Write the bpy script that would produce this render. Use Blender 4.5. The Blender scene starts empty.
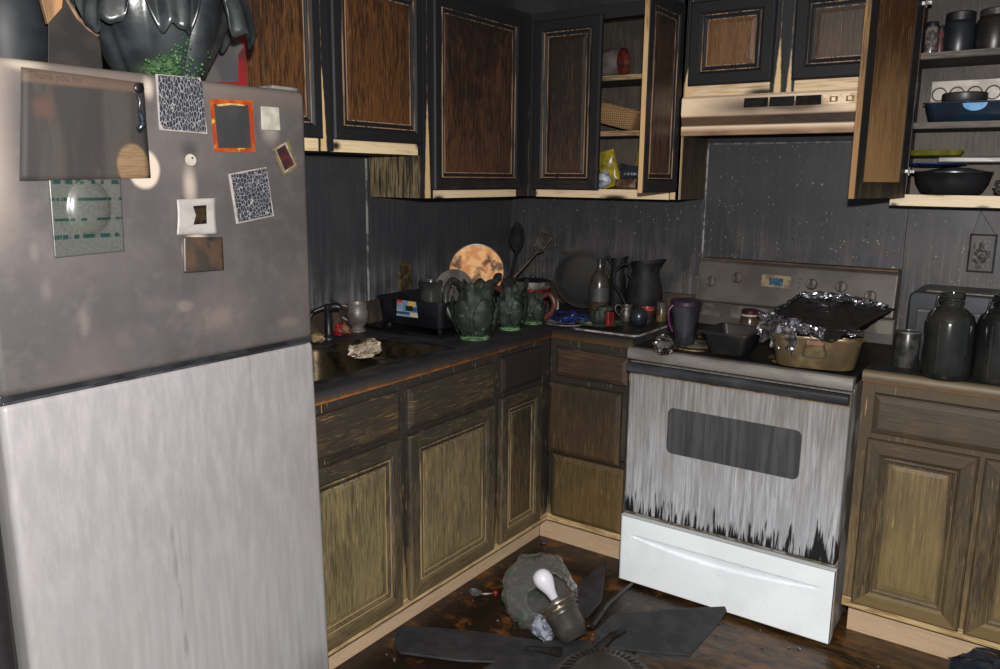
import bpy, math, random
from mathutils import Vector, Matrix, noise as mnoise
random.seed(7)
C = bpy.context.scene.collection
scn = bpy.context.scene

# ------------------------------------------------------------------ camera
FPX = 812.1167
CAM = Vector((2.2259, -3.2566, 1.4836))
RX = Vector((0.81758091, 0.57572657, 0.01001855))
RY = Vector((-0.11722213, 0.14938045, 0.98180673))
RF = Vector((-0.56375564, 0.80388084, -0.1896185))
cd = bpy.data.cameras.new('camera'); co = bpy.data.objects.new('camera', cd); C.objects.link(co)
cd.sensor_fit = 'HORIZONTAL'; cd.sensor_width = 36; cd.lens = FPX * 36 / 1000
cd.clip_start = 0.02; cd.clip_end = 60
co.matrix_world = Matrix(((RX.x, RY.x, -RF.x, CAM.x), (RX.y, RY.y, -RF.y, CAM.y), (RX.z, RY.z, -RF.z, CAM.z), (0, 0, 0, 1)))
scn.camera = co
# ------------------------------------------------------------------ light
w = bpy.data.worlds.new('world'); scn.world = w; w.use_nodes = True
bg = w.node_tree.nodes['Background']; bg.inputs[0].default_value = (0.80, 0.90, 1.0, 1); bg.inputs[1].default_value = 0.30
fl = bpy.data.lights.new('camera_flash', 'POINT'); fl.energy = 335; fl.shadow_soft_size = 0.022; fl.color = (1.0, 0.97, 0.93)
fo = bpy.data.objects.new('camera_flash', fl); C.objects.link(fo); fo.location = CAM + RY * 0.125 + RX * 0.02
vs = scn.view_settings
vs.view_transform = 'Standard'; vs.look = 'None'; vs.exposure = 0.0; vs.gamma = 1.0; vs.use_curve_mapping = False

# ------------------------------------------------------------------ pixel -> place
def ray(u, v): return RX * ((u - 500) / FPX) + RY * ((334.5 - v) / FPX) + RF
def on_x(u, v, x): d = ray(u, v); return CAM + d * ((x - CAM.x) / d.x)
def on_y(u, v, y): d = ray(u, v); return CAM + d * ((y - CAM.y) / d.y)
def on_z(u, v, z): d = ray(u, v); return CAM + d * ((z - CAM.z) / d.z)

# ------------------------------------------------------------------ materials
def S(r, g, b):
    def f(c):
        c /= 255.0
        return c / 12.92 if c <= 0.04045 else ((c + 0.055) / 1.055) ** 2.4
    return (f(r), f(g), f(b), 1)

class NT:
    def __init__(s, name):
        s.m = bpy.data.materials.new(name); s.m.use_nodes = True; s.t = s.m.node_tree
        s.b = s.t.nodes['Principled BSDF']; s.cache = {}
    def lk(s, a, sock):
        if isinstance(a, bpy.types.NodeSocket): s.t.links.new(a, sock)
        else: sock.default_value = a
    def pos(s):
        if 'p' not in s.cache:
            s.cache['p'] = s.t.nodes.new('ShaderNodeNewGeometry').outputs['Position']
            sx = s.t.nodes.new('ShaderNodeSeparateXYZ'); s.t.links.new(s.cache['p'], sx.inputs[0]); s.cache['s'] = sx
        return s.cache['p']
    def xyz(s, i): s.pos(); return s.cache['s'].outputs[i]
    def ma(s, op, a, b=0.0, c=0.0, clamp=False):
        n = s.t.nodes.new('ShaderNodeMath'); n.operation = op; n.use_clamp = clamp
        for i, q in enumerate((a, b, c)): s.lk(q, n.inputs[i])
        return n.outputs[0]
    def noise(s, scale, st=(1, 1, 1), detail=4, rough=0.55, dist=0.0, off=(0, 0, 0)):
        mp = s.t.nodes.new('ShaderNodeMapping'); s.t.links.new(s.pos(), mp.inputs[0])
        mp.inputs['Scale'].default_value = [scale * q for q in st]; mp.inputs['Location'].default_value = off
        n = s.t.nodes.new('ShaderNodeTexNoise'); n.inputs['Scale'].default_value = 1; n.inputs['Detail'].default_value = detail
        n.inputs['Roughness'].default_value = rough; n.inputs['Distortion'].default_value = dist
        s.t.links.new(mp.outputs[0], n.inputs['Vector']); return n.outputs[0]
    def vor(s, scale, st=(1, 1, 1), feature='DISTANCE_TO_EDGE', rnd=1.0):
        mp = s.t.nodes.new('ShaderNodeMapping'); s.t.links.new(s.pos(), mp.inputs[0]); mp.inputs['Scale'].default_value = [scale * q for q in st]
        n = s.t.nodes.new('ShaderNodeTexVoronoi'); n.feature = feature; n.inputs['Scale'].default_value = 1; n.inputs['Randomness'].default_value = rnd
        s.t.links.new(mp.outputs[0], n.inputs['Vector']); return n.outputs[0]
    def ss(s, x, a, b):
        n = s.t.nodes.new('ShaderNodeMapRange'); n.interpolation_type = 'SMOOTHSTEP'
        s.lk(x, n.inputs['Value']); s.lk(a, n.inputs['From Min']); s.lk(b, n.inputs['From Max']); return n.outputs[0]
    def mix(s, f, a, b):
        n = s.t.nodes.new('ShaderNodeMix'); n.data_type = 'RGBA'
        s.lk(f, n.inputs[0]); s.lk(a, n.inputs[6]); s.lk(b, n.inputs[7]); return n.outputs[2]
    def bump(s, h, strength=0.3, dist=0.004):
        n = s.t.nodes.new('ShaderNodeBump'); n.inputs['Strength'].default_value = strength; n.inputs['Distance'].default_value = dist
        s.lk(h, n.inputs['Height']); s.t.links.new(n.outputs[0], s.b.inputs['Normal'])
    def out(s, col, rough=0.5, metal=0.0, spec=0.5, trans=0.0, ior=1.45, coat=0.0):
        s.lk(col, s.b.inputs['Base Color']); s.lk(rough, s.b.inputs['Roughness']); s.lk(metal, s.b.inputs['Metallic'])
        s.b.inputs['Specular IOR Level'].default_value = spec; s.b.inputs['Transmission Weight'].default_value = trans; s.b.inputs['IOR'].default_value = ior
        s.b.inputs['Coat Weight'].default_value = coat
        return s.m
    def ell(s, ax, c0, w0, c1, w1, soft=0.25, jag=0.0, js=40):
        """soft ellipse over axis ax (0 x, 1 y) and z"""
        a = s.ma('DIVIDE', s.ma('SUBTRACT', s.xyz(ax), c0), w0); b = s.ma('DIVIDE', s.ma('SUBTRACT', s.xyz(2), c1), w1)
        r = s.ma('SQRT', s.ma('ADD', s.ma('MULTIPLY', a, a), s.ma('MULTIPLY', b, b)))
        if jag: r = s.ma('ADD', r, s.ma('MULTIPLY', s.ma('SUBTRACT', s.noise(js), 0.5), jag))
        return s.ss(r, 1.0, 1.0 - soft)
    def flame(s, ax, c0, w0, z0, h):
        """flame-shaped spot that the smoke left clean: wide at z0, pointed at z0+h"""
        t = s.ma('DIVIDE', s.ma('SUBTRACT', s.xyz(2), z0), h, clamp=True)
        wd = s.ma('MULTIPLY', s.ma('POWER', s.ma('SUBTRACT', 1.0, t), 0.7), w0)
        a = s.ma('ABSOLUTE', s.ma('SUBTRACT', s.xyz(ax), c0))
        a = s.ma('ADD', a, s.ma('MULTIPLY', s.ma('SUBTRACT', s.noise(60), 0.5), 0.006))
        return s.ss(s.ma('SUBTRACT', wd, a), -0.002, 0.004)

MATS = {}
ALB = [1.0]          # reflectance scale of the small things, set section by section
def dull(c, k): return None if c is None else (c[0] * k, c[1] * k, c[2] * k, 1)
def mat(name, c1, c2=None, scale=9, st=(1, 1, 1), lo=0.42, hi=0.6, rough=0.55, metal=0.0, spec=0.5, trans=0.0, ior=1.45, bump=0.0, bscale=None,
        c3=None, scale3=60, st3=(1, 1, 1), lo3=0.6, hi3=0.66, coat=0.0):
    if name in MATS: return MATS[name]
    c1, c2, c3 = (dull(q, ALB[0]) for q in (c1, c2, c3)); n = NT(name); col = c1
    if c2 is not None: col = n.mix(n.ss(n.noise(scale, st), lo, hi), c1, c2)
    if c3 is not None: col = n.mix(n.ss(n.noise(scale3, st3, off=(3, 5, 1)), lo3, hi3), col, c3)
    if bump: n.bump(n.noise(bscale or scale * 4, st), bump)
    MATS[name] = n.out(col, rough, metal, spec, trans, ior, coat); return MATS[name]

VERT = (1, 1, 0.045); HORI = (0.05, 0.05, 1)
def wood(name, light, dark, dirn='v', z0=0.15, z1=0.8, bias=0.0, amp=1.0, gs=55, pale=None, rough=0.55, flames=(), spec=0.4, soft=0.28):
    """wood with smoke staining that deepens with height, light grain breaking through"""
    if name in MATS: return MATS[name]
    k = 0.95 if name in ('base_panel', 'base_panel_right', 'base_moulding') else 0.78 if name.split('_')[0] in ('base', 'right', 'wide', 'small', 'middle', 'low') else 0.72 if name.startswith(('hood_panel', 'door_inside', 'cabinet_inside', 'sooty_shelf')) else 1.0
    light, dark, pale = dull(light, k), dull(dark, k), dull(pale, k)
    n = NT(name); st = VERT if dirn == 'v' else HORI
    g = n.noise(gs * 2.0, st, detail=6, rough=0.7, dist=0.4)
    g2 = n.noise(gs * 6.0, st, detail=2)
    g3 = n.noise(gs * 0.35, (1, 1, 0.25) if dirn == 'v' else (0.25, 0.25, 1), detail=4, dist=0.6)
    big = n.noise(7, (1, 1, 0.6))
    h = n.ma('DIVIDE', n.ma('SUBTRACT', n.xyz(2), z0), z1 - z0)
    f = n.ma('ADD', n.ma('MULTIPLY', n.ma('SUBTRACT', g, 0.5), 2.2 * amp), n.ma('MULTIPLY', n.ma('SUBTRACT', big, 0.5), 0.9))
    f = n.ma('ADD', f, n.ma('MULTIPLY', n.ma('SUBTRACT', g2, 0.5), 2.4 * amp)); f = n.ma('ADD', f, n.ma('MULTIPLY', n.ma('SUBTRACT', g3, 0.5), 1.0 * amp))
    f = n.ma('ADD', n.ma('ADD', f, h), bias)
    col = n.mix(n.ss(f, 0.5 - soft, 0.5 + soft), light, dark)
    if pale is not None:
        col = n.mix(n.ma('MULTIPLY', n.ss(n.noise(gs * 3.5, st, off=(9, 2, 4)), 0.60, 0.68), n.ss(n.noise(14), 0.42, 0.6)), col, pale)
    for fm in flames:
        kind = fm[0]
        m_ = n.flame(*fm[1:]) if kind == 'f' else n.ell(*fm[1:6], soft=0.8, jag=0.5, js=24)
        col = n.mix(m_, col, S(200, 172, 126) if len(fm) < 7 or kind == 'f' else fm[6])
    n.bump(g, 0.35, 0.003)
    MATS[name] = n.out(col, rough, 0, spec); return MATS[name]

# ------------------------------------------------------------------ mesh building
ORG = {}
class MB:
    def __init__(s): s.v = []; s.f = []
    def add(s, vs, fs):
        k = len(s.v); s.v += [Vector(q) for q in vs]; s.f += [tuple(i + k for i in f) for f in fs]; return s
    def box(s, x0, x1, y0, y1, z0, z1, M=None):
        q = [Vector((x, y, z)) for z in (z0, z1) for x, y in ((x0, y0), (x1, y0), (x1, y1), (x0, y1))]
        if M: q = [M @ p for p in q]
        return s.add(q, [(3, 2, 1, 0), (4, 5, 6, 7), (0, 1, 5, 4), (1, 2, 6, 5), (2, 3, 7, 6), (3, 0, 4, 7)])
    def hexa(s, lo, hi):
        n = len(lo)
        return s.add(list(lo) + list(hi), [tuple(range(n - 1, -1, -1)), tuple(range(n, 2 * n))] + [(i, (i + 1) % n, n + (i + 1) % n, n + i) for i in range(n)])
    def poly(s, pts, thick):
        """flat polygon given thickness along its normal (both sides)"""
        nrm = Vector((0, 0, 0))
        for i in range(len(pts)):
            a, b = Vector(pts[i]), Vector(pts[(i + 1) % len(pts)]); nrm += a.cross(b)
        nrm.normalize(); return s.hexa([Vector(p) for p in pts], [Vector(p) + nrm * thick for p in pts])
    def lathe(s, prof, c=(0, 0, 0), n=32, M=None, warp=None):
        c = Vector(c); rows = []; k0 = len(s.v); vs = []
        for r, z in prof:
            if r < 1e-5: rows.append([len(vs)]); vs.append(Vector((0, 0, z)))
            else:
                row = []
                for i in range(n):
                    a = 2 * math.pi * i / n; p = Vector((r * math.cos(a), r * math.sin(a), z))
                    if warp: p = warp(p, a, r, z)
                    row.append(len(vs)); vs.append(p)
                rows.append(row)
        fs = []
        for a, b in zip(rows, rows[1:]):
            if len(a) == 1 and len(b) == 1: continue
            for i in range(n):
                j = (i + 1) % n
                if len(a) == 1: fs.append((a[0], b[j], b[i]))
                elif len(b) == 1: fs.append((a[i], a[j], b[0]))
                else: fs.append((a[i], a[j], b[j], b[i]))
        vs = [(M @ p if M else p) + c for p in vs]
        return s.add(vs, fs)
    def tube(s, pts, r, n=8, cap=True):
        pts = [Vector(p) for p in pts]; rs = r if isinstance(r, (list, tuple)) else [r] * len(pts); vs = []; fs = []
        up = None
        for i, p in enumerate(pts):
            t = (pts[min(i + 1, len(pts) - 1)] - pts[max(i - 1, 0)]).normalized()
            if up is None: up = t.orthogonal().normalized()
            up = (up - t * up.dot(t)).normalized(); sd = t.cross(up)
            for k in range(n):
                a = 2 * math.pi * k / n; vs.append(p + (up * math.cos(a) + sd * math.sin(a)) * rs[i])
        for i in range(len(pts) - 1):
            for k in range(n):
                j = (k + 1) % n; fs.append((i * n + k, i * n + j, (i + 1) * n + j, (i + 1) * n + k))
        if cap: fs += [tuple(range(n - 1, -1, -1)), tuple((len(pts) - 1) * n + k for k in range(n))]
        return s.add(vs, fs)
    def grid(s, fn, nu, nv, wrap=False):
        vs = [fn(i / (nu if wrap else nu - 1), j / (nv - 1)) for j in range(nv) for i in range(nu)]; fs = []
        for j in range(nv - 1):
            for i in range(nu if wrap else nu - 1):
                k = (i + 1) % nu; fs.append((j * nu + i, j * nu + k, (j + 1) * nu + k, (j + 1) * nu + i))
        return s.add(vs, fs)
    def rings(s, fr, w, h, prof, u0=0, v0=0, cap=True):
        vs = []; fs = []
        for d, n in prof:
            vs += [fr(u0 + d, v0 + d, n), fr(u0 + w - d, v0 + d, n), fr(u0 + w - d, v0 + h - d, n), fr(u0 + d, v0 + h - d, n)]
        for k in range(len(prof) - 1):
            for i in range(4):
                j = (i + 1) % 4; fs.append((4 * k + i, 4 * k + j, 4 * k + 4 + j, 4 * k + 4 + i))
        if cap: k = 4 * (len(prof) - 1); fs.append((k, k + 1, k + 2, k + 3))
        return s.add(vs, fs)
    def xf(s, M): s.v = [M @ p for p in s.v]; return s
    def build(s, name, m, parent=None, label=None, cat=None, group=None, kind=None, smooth=None, bevel=0, solid=0, sub=0, local=False, seg=2):
        me = bpy.data.meshes.new(name)
        if parent is not None:
            o0 = Vector((0, 0, 0)) if local else ORG[parent.name]
        else:
            xs = [p.x for p in s.v]; ys = [p.y for p in s.v]; o0 = Vector(((min(xs) + max(xs)) / 2, (min(ys) + max(ys)) / 2, min(p.z for p in s.v)))
        me.from_pydata([p - o0 for p in s.v], [], s.f); me.update()
        if smooth: me.shade_smooth(); me.set_sharp_from_angle(angle=math.radians(smooth))
        me.materials.append(m)
        o = bpy.data.objects.new(name, me); C.objects.link(o)
        if parent is not None: o.parent = parent; ORG[o.name] = ORG[parent.name]
        else: o.location = o0; ORG[o.name] = o0
        if solid: q = o.modifiers.new('solid', 'SOLIDIFY'); q.thickness = solid; q.offset = 0
        if bevel: q = o.modifiers.new('bevel', 'BEVEL'); q.width = bevel; q.segments = seg; q.limit_method = 'ANGLE'; q.angle_limit = math.radians(40)
        if sub: q = o.modifiers.new('sub', 'SUBSURF'); q.levels = sub; q.render_levels = sub
        return tag(o, label, cat, group, kind)
def tag(o, label=None, cat=None, group=None, kind=None):
    for k, q in (('label', label), ('category', cat), ('group', group), ('kind', kind)):
        if q: o[k] = q
    return o
def thing(name, loc, label, cat, group=None, kind=None):
    o = bpy.data.objects.new(name, None); C.objects.link(o); o.location = loc; o.empty_display_size = 0.05
    ORG[o.name] = Vector(loc); return tag(o, label, cat, group, kind)
def frame_map(O, U, N):
    O, U, N = Vector(O), Vector(U), Vector(N)
    return lambda u, v, n: O + U * u + Vector((0, 0, v)) + N * n
def crumple(seed, amp, freq):
    off = Vector((seed * 7.3, seed * 3.1, seed * 1.7))
    return lambda p: mnoise.noise_vector(p * freq + off) * amp + mnoise.noise_vector(p * freq * 2.7 + off) * amp * 0.45
def rrect(x0, x1, y0, y1, r, n=6):
    pts = []
    for cx, cy, a0 in ((x1 - r, y1 - r, 0), (x0 + r, y1 - r, 90), (x0 + r, y0 + r, 180), (x1 - r, y0 + r, 270)):
        for i in range(n + 1):
            a = math.radians(a0 + 90 * i / n); pts.append((cx + r * math.cos(a), cy + r * math.sin(a)))
    return pts

# colours of the place
CHAR = S(34, 34, 37); CHARB = S(40, 34, 29); PALE = S(206, 180, 134)
soot = mat('black_soot', S(30, 30, 33), S(48, 47, 48), 12, rough=0.6, bump=0.15, bscale=90)

# ================================================================== THE ROOM
def wall_mat(name, base, light, zl=1.0, zh=1.25, specks=False, ax=1, seams=()):
    n = NT(name)
    st = n.noise(90, (1, 1, 0.05), detail=5, rough=0.65)
    lowband = n.ss(n.xyz(2), zh, zl)
    f = n.ma('ADD', n.ma('MULTIPLY', n.ss(st, 0.44, 0.68), 0.55), n.ma('MULTIPLY', n.ss(n.noise(6), 0.40, 0.62), 0.35))
    f = n.ma('MULTIPLY', f, n.ma('ADD', n.ma('MULTIPLY', lowband, 0.75), 0.10), clamp=True)
    col = n.mix(f, base, light)
    if specks:
        sp = n.ma('MULTIPLY', n.ss(n.noise(110, (1, 1, 0.7)), 0.665, 0.70), n.ss(n.noise(7, off=(4, 4, 4)), 0.40, 0.56))
        col = n.mix(sp, col, S(140, 132, 112))
    dr = n.ma('MULTIPLY', n.ss(n.noise(75, (1, 1, 0.02), off=(5, 1, 2)), 0.68, 0.75), 0.22)
    col = n.mix(dr, col, S(96, 92, 88))
    n.bump(n.noise(30, (1, 1, 0.3)), 0.12, 0.002)
    rg = n.ma('ADD', 0.34, n.ma('MULTIPLY', n.noise(7, (1, 1, 0.5)), 0.22))
    return n.out(col, rg, 0, 0.35)
wm_plain = mat('sooted_plaster', S(30, 31, 34), S(44, 44, 46), 4, rough=0.8)
wm_left = wall_mat('sooted_laminate_left', S(48, 49, 53), S(122, 120, 120), 0.98, 1.22)
wm_back = wall_mat('sooted_laminate_back', S(50, 50, 53), S(106, 102, 99), 0.98, 1.42, True)
n = NT('wet_burnt_floor')
rust = n.ma('MULTIPLY', n.ss(n.noise(9, detail=6, rough=0.7), 0.5, 0.68), n.ss(n.noise(2.2), 0.4, 0.6))
ps = n.ss(n.ma('ADD', n.xyz(0), n.ma('MULTIPLY', n.noise(5), 0.4)), 1.25, 1.7)
fc = n.mix(rust, S(30, 22, 16), S(120, 72, 30))
fc = n.mix(n.ma('MULTIPLY', n.ma('MULTIPLY', ps, n.ss(n.noise(16, (0.5, 2.2, 1), detail=6, rough=0.7), 0.36, 0.68)), 0.75), fc, S(100, 72, 38))
fc = n.mix(n.ss(n.noise(120), 0.7, 0.74), fc, S(120, 110, 95))
n.bump(n.noise(26, detail=5), 0.45, 0.006)
wm_floor = n.out(fc, n.ma('ADD', 0.16, n.ma('MULTIPLY', n.noise(10), 0.35)), 0, 0.5)
T, ZK, F, CT, U, ZU, ZT, ZS = 0.5256, 0.1242, 0.61, 0.6236, 0.273, 1.407, 2.152, 1.56
MB().box(-0.12, 3.9, -4.6, 0.12, -0.10, 0).build('floor', wm_floor, kind='structure')
MB().box(-0.12, 0, -4.6, 0.12, 0, 2.44).build('wall_left', wm_plain, kind='structure')
wl = bpy.data.objects['wall_left']
MB().box(0, 3.9, 0, 0.12, 0, 2.44).build('wall_back', wm_plain, kind='structure')
wb = bpy.data.objects['wall_back']
MB().box(-0.12, 3.9, -4.6, 0.12, 2.44, 2.52).build('ceiling', mat('sooted_ceiling', S(120, 117, 113), S(90, 88, 86), 3, rough=0.8), kind='structure')
# laminate splash sheets on the walls, pale metal edge strips
edge_m = mat('pale_edge_strip', S(128, 126, 124), S(62, 60, 60), 20, rough=0.45)
MB().box(0, 0.004, -1.97, -0.985, 0.90, 1.548).build('splash_panel', wm_left, wl, bevel=0.001)
MB().box(0, 0.0045, -0.982, -0.002, 0.90, 1.405).build('splash_panel', wm_left, wl, bevel=0.001)
MB().box(0, 0.007, -0.988, -0.978, 0.99, 1.55).build('edge_strip', edge_m, wl, bevel=0.002)
MB().box(0.004, 0.962, -0.0045, 0, 0.90, 1.405).build('splash_panel', wm_back, wb, bevel=0.001)
MB().box(0.972, 1.725, -0.005, 0, 0.80, 1.625).build('splash_panel', wm_back, wb, bevel=0.001)
MB().box(1.729, 2.62, -0.0045, 0, 0.90, 1.405).build('splash_panel', wm_back, wb, bevel=0.001)
MB().box(0.965, 0.973, -0.007, 0, 1.0, 1.63).build('edge_strip', edge_m, wb, bevel=0.002)
MB().box(0.965, 1.725, -0.007, 0, 1.622, 1.630).build('edge_strip', mat('dull_edge_strip', S(92, 90, 90), S(58, 56, 56), 30, rough=0.5), wb, bevel=0.002)
MB().box(1.7235, 1.7275, -0.0065, 0, 1.0, 1.40).build('edge_strip', mat('dark_edge_strip', S(88, 85, 82), S(50, 50, 50), 30, rough=0.5), wb, bevel=0.001)
for hx, hz in ((1.33, 1.335), (1.333, 1.26), (1.60, 1.33), (1.602, 1.285)):
    MB().lathe([(0, 0), (0.005, 0), (0.005, 0.003), (0, 0.004)], (hx, -0.005, hz), 10, Matrix.Rotation(math.pi / 2, 3, 'X')).build('screw_head', soot, wb)

# ================================================================== CABINET MATERIALS
OCH = S(150, 126, 78); OCHD = S(58, 50, 38)
b_panel = wood('base_panel', S(128, 113, 78), S(54, 49, 38), 'v', -0.1, 1.15, 0.04, 0.8, 75, S(158, 136, 90), soft=0.75)
b_panel_n = wood('base_panel_narrow', S(104, 86, 60), S(40, 36, 30), 'v', 0.0, 0.9, 0.15, 1.0, 100, S(130, 106, 74), soft=0.6)
b_panel_r = wood('base_panel_right', S(122, 104, 68), S(88, 76, 54), 'v', -0.2, 1.2, 0.05, 0.45, 40, S(150, 128, 84), soft=0.5)
b_stile = wood('base_stile', S(112, 96, 68), S(48, 43, 36), 'v', 0.1, 0.75, 0.2, 0.8, 80, S(150, 126, 90), soft=0.5)
b_rail = wood('base_rail', S(108, 92, 64), S(50, 45, 36), 'h', 0.1, 0.8, 0.12, 0.8, 80, S(140, 118, 80), soft=0.5)
b_draw = wood('base_drawer', S(108, 86, 52), S(50, 44, 37), 'h', 0.1, 0.85, 0.08, 0.8, 70, S(130, 104, 60), soft=0.6)
b_mould = wood('base_moulding', S(150, 128, 92), S(74, 64, 48), 'v', 0.1, 0.9, -0.05, 0.7, 50)
b_frame = wood('base_face_frame', S(150, 126, 88), S(46, 42, 38), 'v', 0.05, 0.42, 0.12, 0.8, 45, S(180, 150, 104))
b_frame_r = wood('base_face_frame_right', S(140, 118, 82), S(78, 66, 48), 'v', 0.05, 0.7, 0.1, 0.6, 45, S(168, 142, 98), soft=0.6)
b_clean = wood('clean_bottom_rail', S(196, 168, 124), S(128, 104, 66), 'h', -0.2, 0.35, -0.2, 0.6, 50)
kick_m = wood('pine_kick_board', S(190, 164, 134), S(160, 130, 100), 'h', -0.5, 0.9, -0.25, 0.5, 60, S(206, 182, 150), soft=0.5)
u_panel = wood('upper_panel_brown', S(92, 60, 34), S(46, 31, 22), 'v', 1.3, 2.5, 0.02, 0.9, 80, S(128, 88, 52), rough=0.42)
u_panel_d = wood('upper_panel_dark', S(84, 56, 40), S(36, 28, 24), 'v', 1.1, 2.3, 0.06, 0.9, 85, S(108, 78, 56), rough=0.42)
u_panel_k = wood('upper_panel_back', S(72, 52, 40), S(36, 29, 26), 'v', 1.1, 2.2, 0.1, 0.7, 85, S(92, 68, 50), rough=0.42)
u_panel_h = wood('hood_panel', S(128, 92, 58), S(82, 56, 36), 'v', 1.6, 2.4, 0.02, 0.5, 95, S(150, 112, 74), rough=0.45, soft=0.5)
u_panel_h2 = wood('hood_panel_grey', S(96, 78, 62), S(56, 48, 44), 'v', 1.6, 2.4, 0.05, 0.5, 95, S(116, 96, 76), rough=0.45, soft=0.5)
u_stile = wood('upper_stile', S(52, 46, 42), S(30, 30, 33), 'v', 1.2, 1.9, 0.3, 0.7, 80, rough=0.5, spec=0.22)
u_rail = wood('upper_rail', S(54, 46, 40), S(30, 30, 33), 'h', 1.2, 1.9, 0.3, 0.7, 80, rough=0.5, spec=0.22)
u_mould = wood('upper_moulding', S(150, 120, 92), S(52, 44, 40), 'v', 1.2, 2.6, -0.05, 0.9, 26)
u_edge = wood('pale_door_edge', S(180, 148, 104), S(110, 86, 58), 'v', 1.2, 2.4, -0.2, 0.5, 40)
FLL = [('f', 1, -1.443, 0.014, 1.56, 0.26), ('f', 1, -0.942, 0.017, 1.40, 0.36)]
FLB = [('f', 0, 0.953, 0.026, 1.40, 0.30), ('f', 0, 0.985, 0.030, 1.77, 0.14), ('f', 0, 1.312, 0.014, 1.77, 0.20), ('f', 0, 1.352, 0.010, 1.77, 0.16)]
u_frame_l = wood('upper_frame_left', S(50, 42, 36), S(32, 32, 35), 'v', 1.2, 1.9, 0.35, 0.6, 60, flames=FLL, rough=0.42)
u_frame_b = wood('upper_frame_back', S(50, 42, 36), S(32, 32, 35), 'v', 1.2, 1.9, 0.35, 0.6, 60, flames=FLB, rough=0.42)
DK = S(44, 36, 28)
u_clean_l = wood('clean_rail_left', S(220, 198, 160), S(158, 126, 86), 'h', 1.2, 2.3, -0.22, 0.7, 30, soft=0.7,
                 flames=[('e', 1, -1.395, 0.035, 1.578, 0.02, DK), ('e', 1, -0.99, 0.03, 1.60, 0.03, DK), ('e', 1, -0.88, 0.05, 1.405, 0.016, DK), ('e', 1, -0.31, 0.04, 1.42, 0.03, DK)])
u_clean_b = wood('clean_rail_back', S(216, 192, 158), S(146, 114, 80), 'h', 1.2, 2.3, -0.20, 0.7, 30, soft=0.7,
                 flames=[('e', 0, 0.69, 0.085, 1.408, 0.018, DK), ('e', 0, 0.31, 0.02, 1.42, 0.02, DK), ('e', 0, 0.955, 0.035, 1.41, 0.02, DK), ('e', 0, 1.26, 0.09, 1.79, 0.024, DK), ('e', 0, 1.33, 0.03, 1.80, 0.05, DK)])
u_clean_r = wood('clean_rail_right', S(208, 190, 160), S(140, 116, 86), 'h', 1.2, 2.3, -0.25, 0.6, 30, soft=0.7,
                 flames=[('e', 0, 1.725, 0.022, 1.407, 0.014, S(70, 66, 70)), ('e', 0, 1.85, 0.06, 1.447, 0.012, S(90, 76, 60)), ('e', 0, 1.98, 0.03, 1.405, 0.012, S(110, 96, 80))])
u_side = wood('upper_side_charred', S(120, 106, 78), S(40, 36, 32), 'v', 1.15, 1.85, 0.05, 1.0, 42)
u_side_d = wood('upper_side_dark', S(74, 60, 44), S(42, 36, 30), 'v', 1.2, 1.9, 0.1, 0.8, 60)
u_in = wood('cabinet_inside', S(92, 82, 72), S(56, 51, 46), 'v', 1.1, 2.4, 0.0, 0.5, 70)
shelf_m = wood('cabinet_shelf', S(150, 122, 86), S(78, 64, 48), 'h', 1.1, 2.6, -0.1, 0.7, 50)
carc = mat('cabinet_carcass', S(60, 54, 46), S(38, 36, 34), 8, rough=0.7)

# ================================================================== CABINET PARTS
def mitre(fr, w, h, fw, t, side):
    prof = [(0, 0), (0, t - 0.006), (0.006, t), (fw - 0.010, t), (fw, t - 0.008), (fw, 0)]
    m = MB(); lo = []; hi = []
    for d, nn in prof:
        if side == 'l': lo.append(fr(d, d, nn)); hi.append(fr(d, h - d, nn))
        elif side == 'r': lo.append(fr(w - d, d, nn)); hi.append(fr(w - d, h - d, nn))
        elif side == 'b': lo.append(fr(d, d, nn)); hi.append(fr(w - d, d, nn))
        else: lo.append(fr(d, h - d, nn)); hi.append(fr(w - d, h - d, nn))
    return m.hexa(lo, hi)
def door(par, fr, w, h, mp, ms, mr, mm, fw=0.05, t=0.02, inner=None, label=None):
    d = MB().rings(fr, w, h, [(fw - 0.004, 0.003), (fw - 0.004, 0.0095), (fw + 0.022, 0.0095), (fw + 0.034, 0.0125)])
    d.rings(fr, w, h, [(fw - 0.004, 0.003)])
    o = d.build('door', mp, par, label=label)
    for s_ in 'lr': mitre(fr, w, h, fw, t, s_).build('stile', ms, o, bevel=0.0008, seg=1)
    for s_ in 'bt': mitre(fr, w, h, fw, t, s_).build('rail', mr, o, bevel=0.0008, seg=1)
    MB().rings(fr, w, h, [(fw - 0.001, 0.004), (fw, 0.013), (fw + 0.006, 0.0155), (fw + 0.012, 0.0115), (fw + 0.019, 0.0105), (fw + 0.020, 0.008)], cap=False).build('moulding', ms, o)
    for b0, b1 in ((-0.0012, 0.0165), (0.0155, 0.0125)):
        MB().rings(fr, w, h, [(fw + b0, b1 - 0.006), (fw + b0 + 0.0006, b1), (fw + b0 + 0.0034, b1), (fw + b0 + 0.004, b1 - 0.006)], cap=False).build('bead', mm, o)
    if inner: MB().rings(fr, w - 0.11, h - 0.11, [(0, 0.0028)], 0.055, 0.055).build('inner_panel', inner, o)
    return o
def drawer(par, fr, w, h, m, label=None):
    return MB().rings(fr, w, h, [(0, -0.002), (0, 0.011), (0.004, 0.014), (0.016, 0.020), (0.019, 0.0205)]).build('drawer_front', m, par, label=label)
def lmap(y0, z0, x=F): return frame_map((x + 0.001, y0, z0), (0, 1, 0), (1, 0, 0))
def bmap(x0, z0, y=-F): return frame_map((x0, y - 0.001, z0), (1, 0, 0), (0, -1, 0))

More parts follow.
